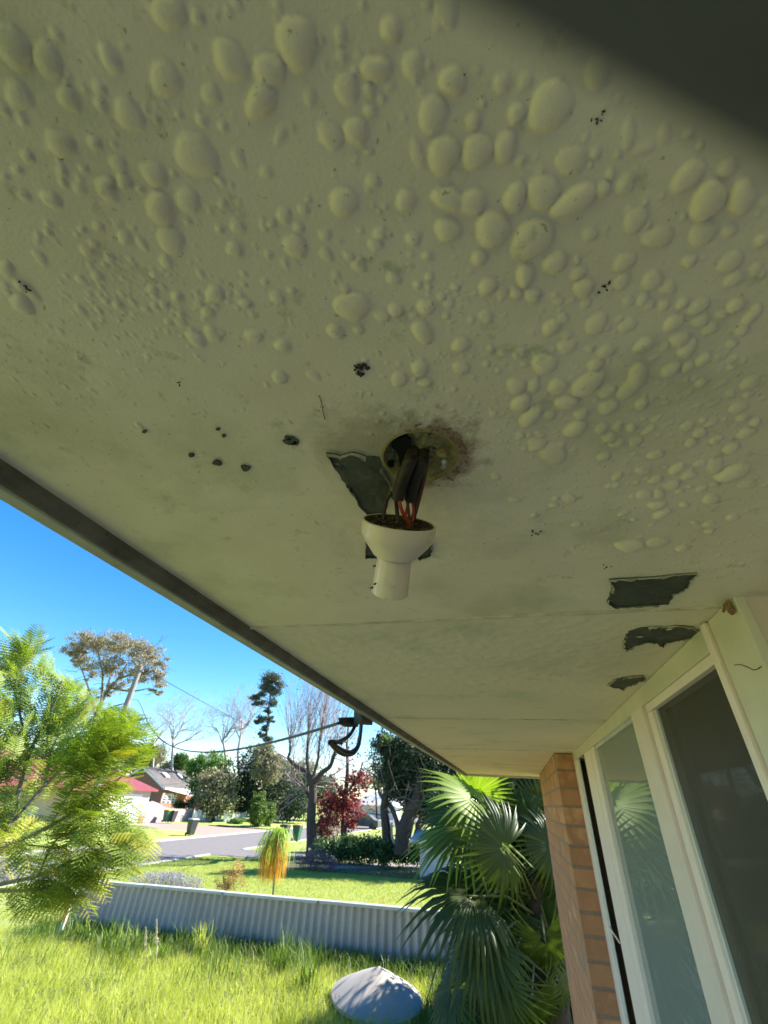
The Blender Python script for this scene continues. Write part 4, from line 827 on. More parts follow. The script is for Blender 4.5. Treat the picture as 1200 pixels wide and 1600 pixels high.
blades('grass', m_grass, (-12.5, -1.78), (4.4, 11.5), 150000, .19, .006, .75, label='long bright green unmown grass of the side lawn', hfun=hf, dens=lambda X, Y: .72 + .5 * np.sin(X * 1.3 + 2) * np.sin(Y * 2.3 + X))
blades('grass', m_grassd, (-11.5, -1.0), (5, 11), 16000, .15, .009, .7, label='darker weed patches through the lawn', dens=lambda X, Y: (np.sin(X * 2.2 + Y) * np.sin(Y * 1.9 - X) > .25) * .9)
blades('grass', m_grassd, (-1.76, 1.6), (5.2, 11.6), 22000, .20, .008, .8, label='shaded long grass under the palm')  # dark blades put the palm's shade into the colour
blades('grass', m_grassd, (-11.5, 1), (10.6, 11.72), 24000, .24, .009, .8, label='rank dark green grass at the foot of the fence', dens=lambda X, Y: .35 + .65 * (Y > 11.1) * (np.sin(X * 3) * .5 + .6))
blades('grass', m_lawn, (-14.6, 2.5), (11.95, 29), 120000, .055, .011, .6, label='short mown lawn of the neighbouring garden')
blades('grass', m_lawn, (-17.2, -14.6), (14, 27), 12000, .05, .014, .6, label='green verge along the near kerb')
m_verge = mat('verge_grass', (.26, .33, .06), (.33, .40, .09), scale=1.5, rough=.95, bump=.6, bscale=30, c3=(.30, .38, .08))
def sheetflat(name, pts, z, label):
    o = MB().add([(x, y, z) for x, y in pts], [tuple(range(len(pts)))]).build(name, m_verge); return tag(o, label, kind='structure')
sheetflat('verge', [(-24.13, 24), (-24.13, 36.4), (-27.5, 39.3), (-31, 38.3), (-34, 37.5), (-34, 24)], -3.02, 'sunny green verge by the far kerb')
sheetflat('verge', [(-24.13, 49.1), (-24.13, 75), (-34, 75), (-34, 53), (-31, 47.7)], -3.02, 'sunny green verge beyond the paved driveway')

def weeds():
    n = 900; X = rng.uniform(-11, -1, n); Y = rng.uniform(5, 11.3, n); vs_, fs = [], []
    for x_, y_ in zip(X, Y):
        z_ = float(gz(x_, 0)); hgt = random.uniform(.16, .34); l_ = np.array([random.gauss(0, .06), random.gauss(0, .06), 0]); t_ = np.array([x_, y_, z_ + hgt]) + l_; i0 = len(vs_)
        vs_ += [(x_ - .0018, y_, z_), (x_ + .0018, y_, z_), t_ + [.0012, 0, 0], t_ - [.0012, 0, 0]]; fs.append((i0, i0 + 1, i0 + 2, i0 + 3))
        for _ in range(7):
            c = t_ + np.array([random.gauss(0, .008), random.gauss(0, .008), random.uniform(-.05, .015)]); i0 = len(vs_); s_ = .009; vs_ += [c - [s_, 0, s_], c + [s_ * .5, s_, 0], c + [s_, 0, s_ * 1.4], c - [0, s_, 0]]; fs.append((i0, i0 + 1, i0 + 2, i0 + 3))
    tag(link('grass_seed_heads', mesh_np('grass_seed_heads', np.array(vs_), np.array(fs)), None, m_seed), 'pale seeding stalks scattered through the long lawn', kind='stuff')
weeds()
blades('grass', m_grassd, (-11.5, -3), (8.8, 11.3), 5200, .46, .010, .8, label='tall rank weeds standing before the fence', dens=lambda X, Y: (np.sin(X * 2.7 + 1) * np.sin(Y * 2.1 + X * .5) > .1) * (.3 + .7 * (Y > 10)))
# taller tufts and seed heads against the fence and beside the cone
def tuft(px, py, h, n, wd, m, label, cat='grass tuft', spread=.12, lean=.8, group=None, Yfix=None, name='grass_tuft'):
    p = gp(px, py) if Yfix is None else ony(px, py, Yfix); base = np.array([p[0], p[1], float(gz(p[0], 0))])
    vs_, fs = [], []
    for _ in range(n):
        a = random.uniform(0, 6.28); r_ = random.uniform(0, spread); b2 = random.uniform(0, 6.28); L_ = h * random.uniform(.55, 1.15); le = lean * L_ * random.uniform(.1, .9); w_ = wd * random.uniform(.6, 1.2)
        o_ = base + np.array([math.cos(a) * r_, math.sin(a) * r_, -.01]); d = np.array([math.cos(b2), math.sin(b2), 0]); s_ = np.array([-d[1], d[0], 0]) * w_
        i0 = len(vs_)
        for t_, k_ in ((0, .7), (.35, 1), (.7, .8), (1, .08)): 
            c = o_ + d * le * t_ ** 2 + np.array([0, 0, L_ * (t_ - .35 * (le / L_) * t_ ** 3)]); vs_ += [c - s_ * k_, c + s_ * k_]
        for j in range(3): fs.append((i0 + 2*j, i0 + 2*j + 1, i0 + 2*j + 3, i0 + 2*j + 2))
    o = link(name, mesh_np(name, np.array(vs_), np.array(fs)), None, m); return tag(o, label, cat, group)
for i, (px, py, h, lb) in enumerate([(165, 1490, .62, 'leafy clump of rank grass left of the seed heads by the fence'), (205, 1500, .55, 'bright wide bladed grass clump left of the tall seed spikes'), (310, 1497, .60, 'broad yellow green blades standing in front of the fence middle'),
                                (250, 1512, .42, 'low grass clump right of the tall seed spikes'), (130, 1478, .5, 'grass clump beside the red marker post'), (440, 1530, .75, 'tall arching grass left of the cone lid'), (478, 1555, .62, 'tall grass clump touching the cone lid')]):
    tuft(px, py, h, 46, .011, m_grassd if i != 2 else m_grass, lb, spread=.2)
for i, (px, py, top, lb) in enumerate([(243, 1518, 1438, 'tallest pale seed spike in front of the fence'), (226, 1512, 1450, 'shorter seed spike beside the tallest one'), (205, 1500, 1462, 'small seed spike left of the other two')]):
    p = gp(px, py); t_ = ony(px + 2, top, p[1]); b = MB(); b.tube([p, (p + t_) / 2 + [.02, 0, 0], t_], [.006, .005, .002], 5)
    r0 = empty('seed_spike', p, lb, 'seed head', 'seed spikes by the fence'); b.build('stalk', m_seed, r0)
    n = 260; tt_ = rng.uniform(.55, 1.02, n)[:, None]; leaves('seed_head', m_seed, r0, p + (t_ - p) * tt_ + rng.normal(size=(n, 3)) * .022 * (1.15 - tt_), .03, .4)

# ------------------------------------------------------------------ garden beyond the fence
def lavender():
    c0, c1_ = ony(212, 1376, 12.5), ony(304, 1384, 12.5); root = empty('lavender_bush', ((c0[0] + c1_[0]) / 2, 12.5, -2.95), 'purple flowering lavender bush rising behind the fence', 'lavender')
    n = 340; X = rng.uniform(c0[0], c1_[0], n); Y = rng.uniform(12.25, 12.95, n); b = MB(); hd = []
    u_ = (X - c0[0]) / (c1_[0] - c0[0]); Zt = ony(258, 1366, 12.5)[2] - .26 * (2 * u_ - 1) ** 2 * .5 + rng.uniform(-.14, .05, n)
    for x_, y_, z_ in zip(X, Y, Zt):
        l_ = np.array([random.gauss(0, .05), random.gauss(0, .05), 0]); b.tube([(x_, y_, z_ - .5), np.array([x_, y_, z_]) + l_], [.004, .003], 3, cap=False)
        hd.append(np.array([x_, y_, z_]) + l_ + np.stack([rng.normal(0, .007, 9), rng.normal(0, .007, 9), rng.uniform(-.06, .02, 9)], -1))
    b.build('stems', m_lavg, root); leaves('flowers', m_lav, root, np.concatenate(hd), .022, .6)
    n = 5200; X = rng.uniform(c0[0], c1_[0], n); leaves('foliage', m_lavg, root, np.stack([X, rng.uniform(12.2, 13, n), -2.9 + rng.beta(2, 1, n) * 1.02], -1), .05, .25)
lavender()
bushy('dried_hydrangea', (360, 1400), [(352, 1373, 19, 16, 12.7), (370, 1362, 15, 18, 12.7), (362, 1380, 26, 14, 12.7)], m_tan, 'round tan dried flower bush behind the fence', 'bush', 42, 60, .035, (.02, .01), m_barkd, .2)
# small weeping palm-like plant
def weeping():
    Y = 13.6; base = ony(428, 1405, Y); root = empty('weeping_plant', base, 'small weeping plant with yellow and orange hanging leaves behind the fence', 'small palm')
    top = ony(432, 1312, Y); MB().tube([base - [0, 0, .3], (base + top) / 2, top], [.035, .03, .03], 8).build('stem', m_petiole, root, smooth=True)
    for nm, m, n, lo, hi in (('green_leaves', m_drgreen, 210, .45, .9), ('yellow_leaves', m_straw, 230, .75, 1.25)):
        vs_, fs = [], []
        for _ in range(n):
            a = random.uniform(0, 6.28); R_ = random.uniform(.10, .42 if nm[0] == 'y' else .62); L_ = random.uniform(lo, hi); up = random.uniform(.08, .32) if nm[0] == 'g' else random.uniform(.0, .12); i0 = len(vs_)
            d = np.array([math.cos(a), math.sin(a), 0]); s_ = np.array([-d[1], d[0], 0]) * .011
            for t_ in np.linspace(0, 1, 7):
                c = top + d * R_ * min(1, t_ * 1.7) ** .8 + np.array([0, 0, up * math.sin(min(t_ * 2.5, 1.57) * 1.8) - max(0, t_ - .3) * L_ * 1.15]); kk = .3 + .7 * math.sin(3.0 * t_ + .14); vs_ += [c - s_ * kk, c + s_ * kk]
            for j in range(6): fs.append((i0 + 2*j, i0 + 2*j + 1, i0 + 2*j + 3, i0 + 2*j + 2))
        link(nm, mesh_np(nm, np.array(vs_), np.array(fs)), root, m)
weeping()
tuft(530, 1402, .5, 34, .018, m_grass, 'bright lime sprout behind the fence left of the dry stalks', 'sprout', .12, .7, Yfix=13.2, name='lime_sprout')
tuft(597, 1412, .85, 60, .007, m_tan, 'upright dry straw stalks behind the fence near the palm', 'dry grass', .28, .25, Yfix=13.4, name='dry_stalks')
bushy('low_purple_shrub', None, [(490, 1342, 38, 14, 24.5), (505, 1350, 28, 9, 24.2)], m_purple, 'low purple grey spiky shrub at the foot of the bare tree', 'shrub', 40, 70, .13, (.04, .02), None, .25, asp=.15)
bushy('low_hedge', None, [(520, 1328, 34, 15, 27.5), (560, 1326, 36, 17, 27.5), (600, 1328, 34, 16, 27.2), (635, 1334, 26, 14, 27)], m_hedge, 'low dark green ground hedge between the two tree trunks', 'hedge', 150, 80, .16, (.05, .02), None, .22)
flat('garden_bed', m_barkd, [(-12.4, 24.6), (-3.2, 23.4), (-2.2, 27.5), (-3.5, 30), (-12.8, 29.4)], -2.99, 'dark mulched bed under the garden trees')
for v in bpy.data.objects['garden_bed'].data.vertices: v.co.z = float(gz(v.co.x, 0)) + .02
m_pathp = mat('garden_path', (.20, .17, .19), (.26, .22, .24), scale=6, rough=.9, bump=.3, bscale=40)
q = [gp(*p) for p in [(505, 1352), (640, 1349), (700, 1352), (700, 1358), (640, 1357), (520, 1359)]]
MBp = MB().add([(p[0], p[1], float(gz(p[0], 0)) + .03) for p in q], [tuple(range(6))]); tag(MBp.build('path', m_pathp), 'mauve grey garden path before the dark trees', kind='structure')
m_slabp = mat('pale_slab', (.42, .40, .42), (.50, .48, .50), scale=5, rough=.85)
q = ony(668, 1303, 24.); tb = empty('garden_slab', (q[0], 24, float(gz(q[0], 0))), 'pale grey flat topped slab behind the fan palm leaves', 'slab')
P4 = [ony(640, 1312, 23.8), ony(652, 1297, 26), ony(700, 1296, 26), ony(705, 1314, 23.8)]; zz_ = np.mean([p[2] for p in P4])
b = MB().prism([(p[0], p[1], p[2]) for p in P4], (0, 0, -.12)); b.build('top', m_slabp, tb)
b = MB().box((P4[0][0] + .4, 24.2, -2.75), (P4[3][0] - .2, 25.6, float(zz_) - .13)); b.build('plinth', m_slabp, tb)

# bare tree with upright winter shoots in front of the street
def shoots_tree():
    Y = 25.6; base = gp(487, 1343); Y = base[1]
    root = empty('bare_tree', base, 'bare winter tree with many upright shoots and a dark forked trunk', 'tree')
    b = MB(); T_ = limb_px(b, [(484, 1352), (487, 1320), (486, 1280), (489, 1240), (486, 1214)], Y, .34, .20, 10)
    L1 = limb_px(b, [(487, 1225), (474, 1205), (460, 1195), (449, 1183)], Y, .15, .09); L2 = limb_px(b, [(449, 1185), (453, 1175), (453, 1160), (455, 1140)], Y, .08, .05)
    R1 = limb_px(b, [(488, 1228), (500, 1210), (515, 1198), (522, 1180), (526, 1165)], Y, .17, .09, dY=-1); R2 = limb_px(b, [(486, 1250), (470, 1225), (455, 1215)], Y, .1, .05)
    M1 = limb_px(b, [(486, 1220), (480, 1190), (481, 1160), (483, 1120)], Y, .15, .05); M2 = limb_px(b, [(489, 1215), (497, 1185), (500, 1150), (505, 1120)], Y, .10, .04)
    b.build('trunk', m_barkd, root, smooth=True)
    b = MB(); tips = []
    for Lm, n in ((L1, 12), (L2, 30), (R1, 34), (M1, 44), (M2, 44)):
        for _ in range(n):
            p = random.choice(Lm[len(Lm)//4:]); branch(b, p, (random.gauss(0, .30), random.gauss(0, .3), 1), random.uniform(1.4, 3.4), .017, 1, tips, .14, (3, 5), .12, .75, .34, 3)
    for _ in range(26): branch(b, random.choice(L1 + R2 + T_[-6:]), (random.uniform(-1, .2), random.gauss(0, .6), random.uniform(-.2, .4)), random.uniform(.9, 1.7), .03, 2, tips, .35, (2, 3), .05, .7, .6, 4)
    for _ in range(10): branch(b, random.choice(R1), (random.uniform(-.1, 1), random.gauss(0, .6), random.uniform(-.1, .6)), random.uniform(.9, 1.6), .03, 2, tips, .3, (2, 3), .05, .7, .6, 4)
    b.build('twigs', m_twig, root)
    P_ = [t_[0] for t_ in tips if random.random() < .3]; leaves('last_leaves', m_redleaf, root, np.array(P_) , .11, .7, hang=.4)
shoots_tree()
def redtree():
    Y = 30.5; base = ony(537, 1330, Y); base[2] = float(gz(base[0], 0)); root = empty('red_leaved_tree', base, 'slender tree hung with crimson autumn leaves right of the bare tree', 'tree')
    b = MB(); T_ = limb_px(b, [(538, 1340), (537, 1300), (538, 1270), (541, 1230), (543, 1200), (542, 1160), (545, 1130)], Y, .24, .05, 8)
    a_ = limb_px(b, [(539, 1250), (526, 1225), (515, 1210)], Y, .1, .04); c_ = limb_px(b, [(540, 1240), (560, 1215), (566, 1190)], Y, .1, .03); b.build('trunk', m_barkd, root, smooth=True)
    b = MB(); tips = []
    for _ in range(40): branch(b, random.choice(T_[8:] + a_ + c_), (random.gauss(0, 1), random.gauss(0, .8), random.uniform(-.2, .8)), random.uniform(.8, 1.6), .03, 1, tips, .3, (2, 3), .1, .7, .6, 4)
    b.build('twigs', m_twig, root)
    C = np.concatenate([ell_pts([(520, 1262, 34, 38, Y), (545, 1255, 36, 42, Y), (505, 1290, 20, 22, Y - 1), (560, 1220, 34, 20, Y), (548, 1290, 14, 24, Y)], 260, 15, .10, .2), ell_pts([(545, 1175, 16, 40, Y), (535, 1120, 10, 30, Y)], 14, 8, .2, .3)])
    k_ = rng.random(len(C)) < .5; leaves('leaves', m_redleaf, root, C[k_], .17, .75, hang=.3); leaves('dark_leaves', m_redleafd, root, C[~k_], .17, .75, hang=.3)
redtree()
bushy('shrub', (525, 1320), [(515, 1290, 22, 22, 33), (500, 1300, 12, 16, 33)], m_olive, 'yellowish green shrub seen through the red leaves', 'shrub', 40, 50, .17, (.06, .03))
# dark spreading tree with several leaning stems
def darktree():
    Y = 27; base = ony(625, 1335, Y); base[2] = float(gz(base[0], 0)); root = empty('dark_garden_tree', base, 'dark evergreen tree on a thicket of grey leaning stems beside the palm', 'tree')
    for pts, r0, r1, m in [([(606, 1330), (603, 1290), (600, 1260), (606, 1230), (612, 1200)], .30, .12, m_barkd), ([(628, 1335), (630, 1300), (640, 1268), (652, 1240), (655, 1215)], .42, .15, m_barkd), ([(618, 1335), (622, 1295), (612, 1262), (600, 1250), (592, 1235), (593, 1210)], .16, .06, m_bark),
                           ([(640, 1300), (650, 1262), (668, 1240), (690, 1228), (720, 1230)], .14, .06, m_bark), ([(622, 1320), (613, 1310), (612, 1285)], .08, .05, m_barkp), ([(640, 1310), (645, 1280), (648, 1258)], .07, .04, m_bark), ([(648, 1306), (658, 1275), (672, 1262), (690, 1240)], .09, .04, m_bark), ([(634, 1300), (636, 1272), (632, 1250), (640, 1222)], .08, .04, m_bark),
                           ([(652, 1300), (668, 1280), (690, 1265), (720, 1262)], .08, .03, m_bark), ([(640, 1290), (660, 1250), (662, 1215)], .06, .03, m_bark)]:
        b = MB(); limb_px(b, pts, Y + random.uniform(-.6, .6), r0, r1, 8); b.build('stem', m, root, smooth=True)
    b = MB(); tips = []
    for _ in range(46): branch(b, ony(random.uniform(595, 700), random.uniform(1205, 1275), Y + random.uniform(-1, 1)), (random.gauss(0, 1), random.gauss(0, .8), random.uniform(-.3, .9)), random.uniform(.8, 1.7), .035, 2, tips, .4, (2, 3), .02, .7, .7, 4)
    b.build('twigs', m_bark, root)
    C = ell_pts([(615, 1190, 44, 42, Y), (650, 1185, 50, 48, Y), (690, 1205, 50, 48, Y), (730, 1235, 60, 50, Y), (625, 1225, 40, 26, Y), (665, 1265, 40, 26, Y + 1), (770, 1230, 60, 60, Y), (700, 1280, 40, 26, Y + 1.5), (650, 1240, 50, 30, Y + 1), (600, 1165, 26, 30, Y)], 760, 70, .12, .2)
    leaves('crown', m_darkleaf, root, C, .17, .45)
    C = ell_pts([(600, 1175, 30, 34, Y), (640, 1160, 40, 22, Y)], 26, 40, .15, .6); leaves('crown', m_mid, root, C, .14, .45)
darktree()

# ------------------------------------------------------------------ trees across the street
def eucalypt():
    Y = 62.; base = ony(152, 1330, Y); base[2] = -3.1; root = empty('eucalyptus_tree', base, 'tall gum tree with a rounded olive brown crown against the blue sky', 'tree')
    b = MB(); limb_px(b, [(135, 1290), (143, 1180), (150, 1120), (165, 1085), (185, 1060), (200, 1035)], Y, .55, .12, 8)
    for pts in ([(150, 1125), (140, 1080), (125, 1040), (112, 1020)], [(158, 1098), (160, 1050), (150, 1010)], [(185, 1060), (215, 1050), (240, 1030)], [(175, 1075), (205, 1080), (235, 1075)], [(150, 1120), (175, 1105), (200, 1098)], [(165, 1085), (180, 1030), (190, 1000)]): limb_px(b, pts, Y + random.uniform(-3, 3), .22, .05, 6)
    b.build('trunk', m_bark, root, smooth=True)
    b = MB(); tips = []
    for _ in range(40): branch(b, ony(random.uniform(110, 250), random.uniform(1000, 1090), Y + random.uniform(-3, 3)), (random.gauss(0, 1), random.gauss(0, 1), random.uniform(-.4, .5)), random.uniform(1.5, 3), .05, 1, tips, .3, (2, 3), .0, .7, .6, 3)
    b.build('twigs', m_bark, root)
    E_ = [(118, 1010, 26, 22, Y), (140, 998, 30, 18, Y), (122, 1025, 24, 24, Y), (150, 1005, 36, 22, Y), (190, 1008, 44, 24, Y), (228, 1025, 32, 28, Y), (250, 1050, 18, 26, Y), (165, 1040, 38, 20, Y - 2), (215, 1050, 38, 22, Y - 1), (140, 1052, 18, 14, Y), (248, 1078, 16, 13, Y), (185, 1075, 22, 12, Y), (160, 1085, 20, 10, Y)]
    leaves('crown', m_euc, root, ell_pts(E_, 300, 100, .14, .35, .55), .34, .42, hang=.6)
eucalypt()
def pine():
    Y = 66.; base = ony(416, 1295, Y); base[2] = -3.1; root = empty('pine_tree', base, 'tall thin open pine rising above the dark trees', 'tree')
    b = MB(); limb_px(b, [(416, 1300), (414, 1200), (417, 1140), (422, 1090), (428, 1055)], Y, .30, .06, 8); b.build('trunk', m_barkd, root, smooth=True)
    E_ = [(424, 1060, 15, 10, Y), (436, 1070, 9, 7, Y), (415, 1072, 10, 8, Y), (428, 1082, 12, 7, Y), (398, 1089, 11, 4.5, Y), (409, 1085, 7, 5, Y), (405, 1099, 9, 4, Y), (397, 1100, 4, 3, Y), (425, 1098, 9, 6, Y), (418, 1112, 7, 5, Y), (412, 1122, 10, 4, Y), (424, 1125, 5, 6, Y), (403, 1128, 8, 4, Y), (415, 1138, 7, 6, Y), (408, 1148, 7, 5, Y), (418, 1156, 7, 7, Y), (412, 1170, 9, 8, Y)]
    b = MB()
    for e in E_: q = ony(e[0], e[1], Y); c = ony(418, e[1] + 8, Y); b.tube([c, q], [.06, .03], 4, cap=False)
    b.build('limbs', m_barkd, root); leaves('crown', m_pine, root, ell_pts(E_, 150, 80, .30, .4, .6), .40, .35)
pine()
def bare_far(trunk, ells_dir, Y, label, n=5, r=.28, ln=3.2, leafy=False):
    n += 3; ln *= .92; r *= 1.15
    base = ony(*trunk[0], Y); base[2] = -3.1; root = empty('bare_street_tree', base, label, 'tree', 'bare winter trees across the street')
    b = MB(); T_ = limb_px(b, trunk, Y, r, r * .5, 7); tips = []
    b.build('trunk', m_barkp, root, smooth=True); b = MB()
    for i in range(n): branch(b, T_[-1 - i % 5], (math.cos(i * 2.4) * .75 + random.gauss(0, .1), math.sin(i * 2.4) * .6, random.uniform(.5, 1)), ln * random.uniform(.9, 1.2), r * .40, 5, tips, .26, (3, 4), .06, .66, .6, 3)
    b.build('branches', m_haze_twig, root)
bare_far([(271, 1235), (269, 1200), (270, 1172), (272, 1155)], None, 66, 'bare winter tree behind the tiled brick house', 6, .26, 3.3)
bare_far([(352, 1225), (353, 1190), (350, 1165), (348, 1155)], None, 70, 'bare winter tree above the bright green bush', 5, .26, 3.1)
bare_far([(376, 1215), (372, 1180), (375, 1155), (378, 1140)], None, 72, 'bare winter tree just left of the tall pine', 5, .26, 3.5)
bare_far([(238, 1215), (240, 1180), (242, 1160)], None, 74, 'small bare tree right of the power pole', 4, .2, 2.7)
for nm, base, ells, m, lb, kw in [
    ('evergreen_tree', (245, 1240), [(242, 1180, 22, 18, 76), (220, 1185, 24, 22, 78)], m_olive, 'brownish green tree behind the ridge of the brick house', {}),
    ('evergreen_tree', (282, 1230), [(282, 1192, 13, 12, 69)], m_mid, 'small mid green tree above the tiled roof', {}),
    ('evergreen_tree', (318, 1265), [(305, 1200, 18, 20, 58), (325, 1195, 24, 18, 58), (345, 1195, 18, 16, 58), (318, 1225, 22, 26, 58)], m_mid, 'bright green bushy tree right of the brick house', {}),
    ('grey_green_bush', (335, 1280), [(330, 1222, 24, 24, 54), (345, 1245, 24, 24, 54), (325, 1255, 22, 18, 53), (352, 1225, 16, 22, 54)], m_olive, 'rounded olive grey bush over the white gate', {}),
    ('evergreen_tree', (395, 1285), [(378, 1215, 22, 34, 60), (400, 1190, 20, 30, 60), (415, 1225, 30, 40, 60), (385, 1255, 26, 22, 60), (440, 1245, 34, 34, 61), (465, 1260, 26, 22, 61)], m_darkleaf, 'large very dark tree behind the clipped conifers', dict(nclump=330)),
    ('evergreen_tree', (418, 1270), [(412, 1190, 12, 28, 57), (425, 1205, 10, 24, 57)], m_olive, 'weeping olive tree in front of the pine trunk', dict(hang=.6)),
    ('topiary_bush', (404, 1291), [(404, 1270, 12, 20, 50), (404, 1254, 10, 11, 50)], m_topi, 'taller clipped conifer with a loose leafy top on the verge', dict(nclump=260, nleaf=80, size=.16, cr=.13, shell=.6)),
    ('topiary_bush', (421, 1290), [(421, 1272, 8, 17, 52)], m_topi, 'smaller clipped conifer behind the taller one', dict(nclump=180, nleaf=80, size=.16, cr=.14, shell=.6)),
    ('lime_shrub', (406, 1265), [(402, 1241, 8, 6, 51), (410, 1240, 6, 6, 51)], m_topi, 'lime green leafy shrub sprouting above the clipped conifers', dict(nclump=16, nleaf=40, size=.16, trunk=(.05,.03))),
    ('shrub', (372, 1290), [(372, 1284, 12, 6, 52), (360, 1286, 8, 5, 52)], m_mid, 'low grey green shrub before the white picket fence', dict(nclump=24, size=.16)),
    ('shrub', (280, 1265), [(285, 1256, 16, 7, 56), (300, 1254, 14, 8, 56)], m_hedge, 'dark hedge behind the mauve wall under the brick house', dict(nclump=44, size=.2)),
    ('evergreen_tree', (60, 1240), [(60, 1200, 50, 26, 80), (10, 1205, 60, 24, 82), (-60, 1200, 60, 30, 82)], m_mid, 'wide green tree behind the red roofed house', {}),
    ('evergreen_tree', (155, 1240), [(158, 1125, 26, 12, 72), (150, 1165, 34, 26, 72), (185, 1180, 26, 22, 72)], m_olive, 'olive tree behind the power pole', {}),
    ('evergreen_tree', (590, 1275), [(585, 1215, 30, 22, 78), (620, 1210, 40, 30, 78), (660, 1205, 40, 30, 78)], m_olive, 'pale distant trees along the right end of the street', {}),
    ('evergreen_tree', (450, 1285), [(455, 1215, 26, 26, 75), (432, 1200, 18, 24, 75), (480, 1205, 20, 20, 75)], m_olive, 'greyish tree filling the gap behind the bare forked tree', {}),
    ('evergreen_tree', (260, 1240), [(262, 1205, 20, 14, 80), (290, 1210, 18, 12, 80)], m_darkleaf, 'dark tree line patch peeping over the tiled roof', {}),
    ('evergreen_tree', (520, 1275), [(505, 1235, 26, 24, 70), (470, 1235, 26, 26, 68)], m_hedge, 'green tree far behind the bare forked tree', {}),
    ('added_shade_shrub', (880, 1560), [(850, 1400, 70, 90, 10.6), (800, 1450, 60, 70, 10.4), (900, 1330, 70, 80, 10.8), (860, 1520, 80, 60, 10.3), (1000, 1350, 110, 110, 10.8), (930, 1190, 120, 110, 11), (1000, 1120, 110, 110, 11.6), (860, 1250, 60, 60, 11)], m_darkleaf, 'dark dense shrub behind the fan palm, added to shade the cone and lawn', dict(nclump=800, nleaf=80, size=.12, cr=.14, trunk=(.08, .04), shell=.2)),  # added across the sun's path to throw shade on cone and fence
    ('evergreen_tree', (760, 1275), [(740, 1225, 60, 36, 48), (820, 1235, 60, 36, 48), (900, 1240, 60, 40, 48)], m_hedge, 'dense green trees hidden behind the fan palm', {})]:
    a_ = dict(nclump=150, nleaf=70, size=.30, trunk=(.2, .08)); a_.update(kw); bushy(nm, base, ells, m, lb, 'tree' if 'tree' in nm else 'shrub', **a_)

sh_ = bpy.data.objects['added_shade_shrub']
leaves('shade_leaves', m_darkleaf, sh_, ell_pts([ev(.5, 10.3, .8, .75), ev(.1, 9.95, .3, .6), ev(1.3, 10.9, 1.6, .8), ev(-.1, 9.7, -.3, .45), ev(.6, 10, 0, .7), ev(.3, 10.6, .2, .6), ev(1.0, 10.9, .9, .7)], 620, 70, .16, .1), .13, .5)  # hidden leaf blobs added on the sun rays that reach the cone
# ------------------------------------------------------------------ houses across the street
m_redroof = mat('red_metal_roof', (.17, .035, .042), (.22, .05, .055), scale=2, rough=.5, spec=.5)
m_render = mat('cream_render', (.50, .45, .38), (.56, .51, .43), scale=1, rough=.8)
m_brickfar = mat('far_brick', (.26, .12, .085), (.33, .16, .11), scale=6, rough=.9)
m_tilefar = mat('far_roof_tile', (.085, .072, .068), (.125, .11, .105), scale=2, rough=.8)
m_mauvew = mat('mauve_wall', (.30, .25, .24), (.36, .30, .29), scale=1, rough=.9)
m_winfar = mat('dark_pane', (.04, .05, .06), (.07, .08, .10), rough=.1, spec=.8)
XG = -36.; gr = onx(237, 1246, XG); ge = onx(240, 1234, XG); yR = ge[1] + .1; zE = ge[2]
h1 = empty('red_roofed_house', (XG - 5, yR - 9, -3.1), 'long cream house with a red metal roof and a white garage door', 'house')
MB().box((XG - 9, yR - 6.6, -3.1), (XG, yR - .35, zE - .02)).build('wall', m_render, h1)
MB().box((XG - 9, yR - 24, -3.1), (XG - 2.2, yR - 6.62, zE - .02)).build('wall', m_render, h1)
MB().box((XG - .02, yR - .95, -3.1), (XG + .06, yR - .33, -2.45)).build('brick_base', m_brickfar, h1)
MB().box((XG + .005, yR - 6.0, -3.05), (XG + .05, yR - 1.5, zE - .42)).build('garage_door', m_white, h1)
for i in range(4): MB().box((XG + .05, yR - 6.0, -3.05 + (i + 1) * .44 - .012), (XG + .06, yR - 1.5, -3.05 + (i + 1) * .44 + .012)).build('door_rib', m_render, h1)
def hip(x0, x1, y0, y1, z, rise, name, m, par):
    ym = (x0 - x1) / 2; ym = abs(ym); xm = (x0 + x1) / 2
    V = [(x0, y0, z), (x1, y0, z), (x1, y1, z), (x0, y1, z), (xm, y0 + ym, z + rise), (xm, y1 - ym, z + rise), (x0, y0, z - .14), (x1, y0, z - .14), (x1, y1, z - .14), (x0, y1, z - .14)]
    Fs = [(0, 1, 4), (1, 2, 5, 4), (2, 3, 5), (3, 0, 4, 5), (6, 7, 1, 0), (7, 8, 2, 1), (8, 9, 3, 2), (9, 6, 0, 3), (9, 8, 7, 6)]
    return MB().add(V, Fs).build(name, m, par)
hip(XG - 9.5, XG + .45, yR - 24.6, yR + .1, zE, 2.3, 'roof', m_redroof, h1)
hip(XG - 1, XG + 1.6, yR - 11.5, yR - 6.7, zE - .15, .7, 'porch_roof', m_redroof, h1)
MB().box((XG + .45, yR - 24.4, zE - .15), (XG + .53, yR, zE - .02)).build('gutter', m_redroof, h1)
for y_ in (yR - 21, yR - 16): f_ = MB().box((XG - 2.21, y_, -2.1), (XG - 2.14, y_ + 1.8, -1.0)).build('window', m_white, h1); MB().box((XG - 2.15, y_ + .08, -2.02), (XG - 2.12, y_ + 1.72, -1.08)).build('pane', m_winfar, f_)
Y2 = 60.; pk = ony(224, 1199, Y2); ev = ony(257, 1232, Y2); el = ony(202, 1213, Y2); x1_ = ev[0]; x0_ = 2 * pk[0] - x1_; 
rid = onx(294, 1206.5, pk[0]); yend = min(rid[1], Y2 + 16)
h2 = empty('tiled_brick_house', (pk[0], Y2 + 5, -3.1), 'brown brick house with grey tiled gable roof and two skylights', 'house')
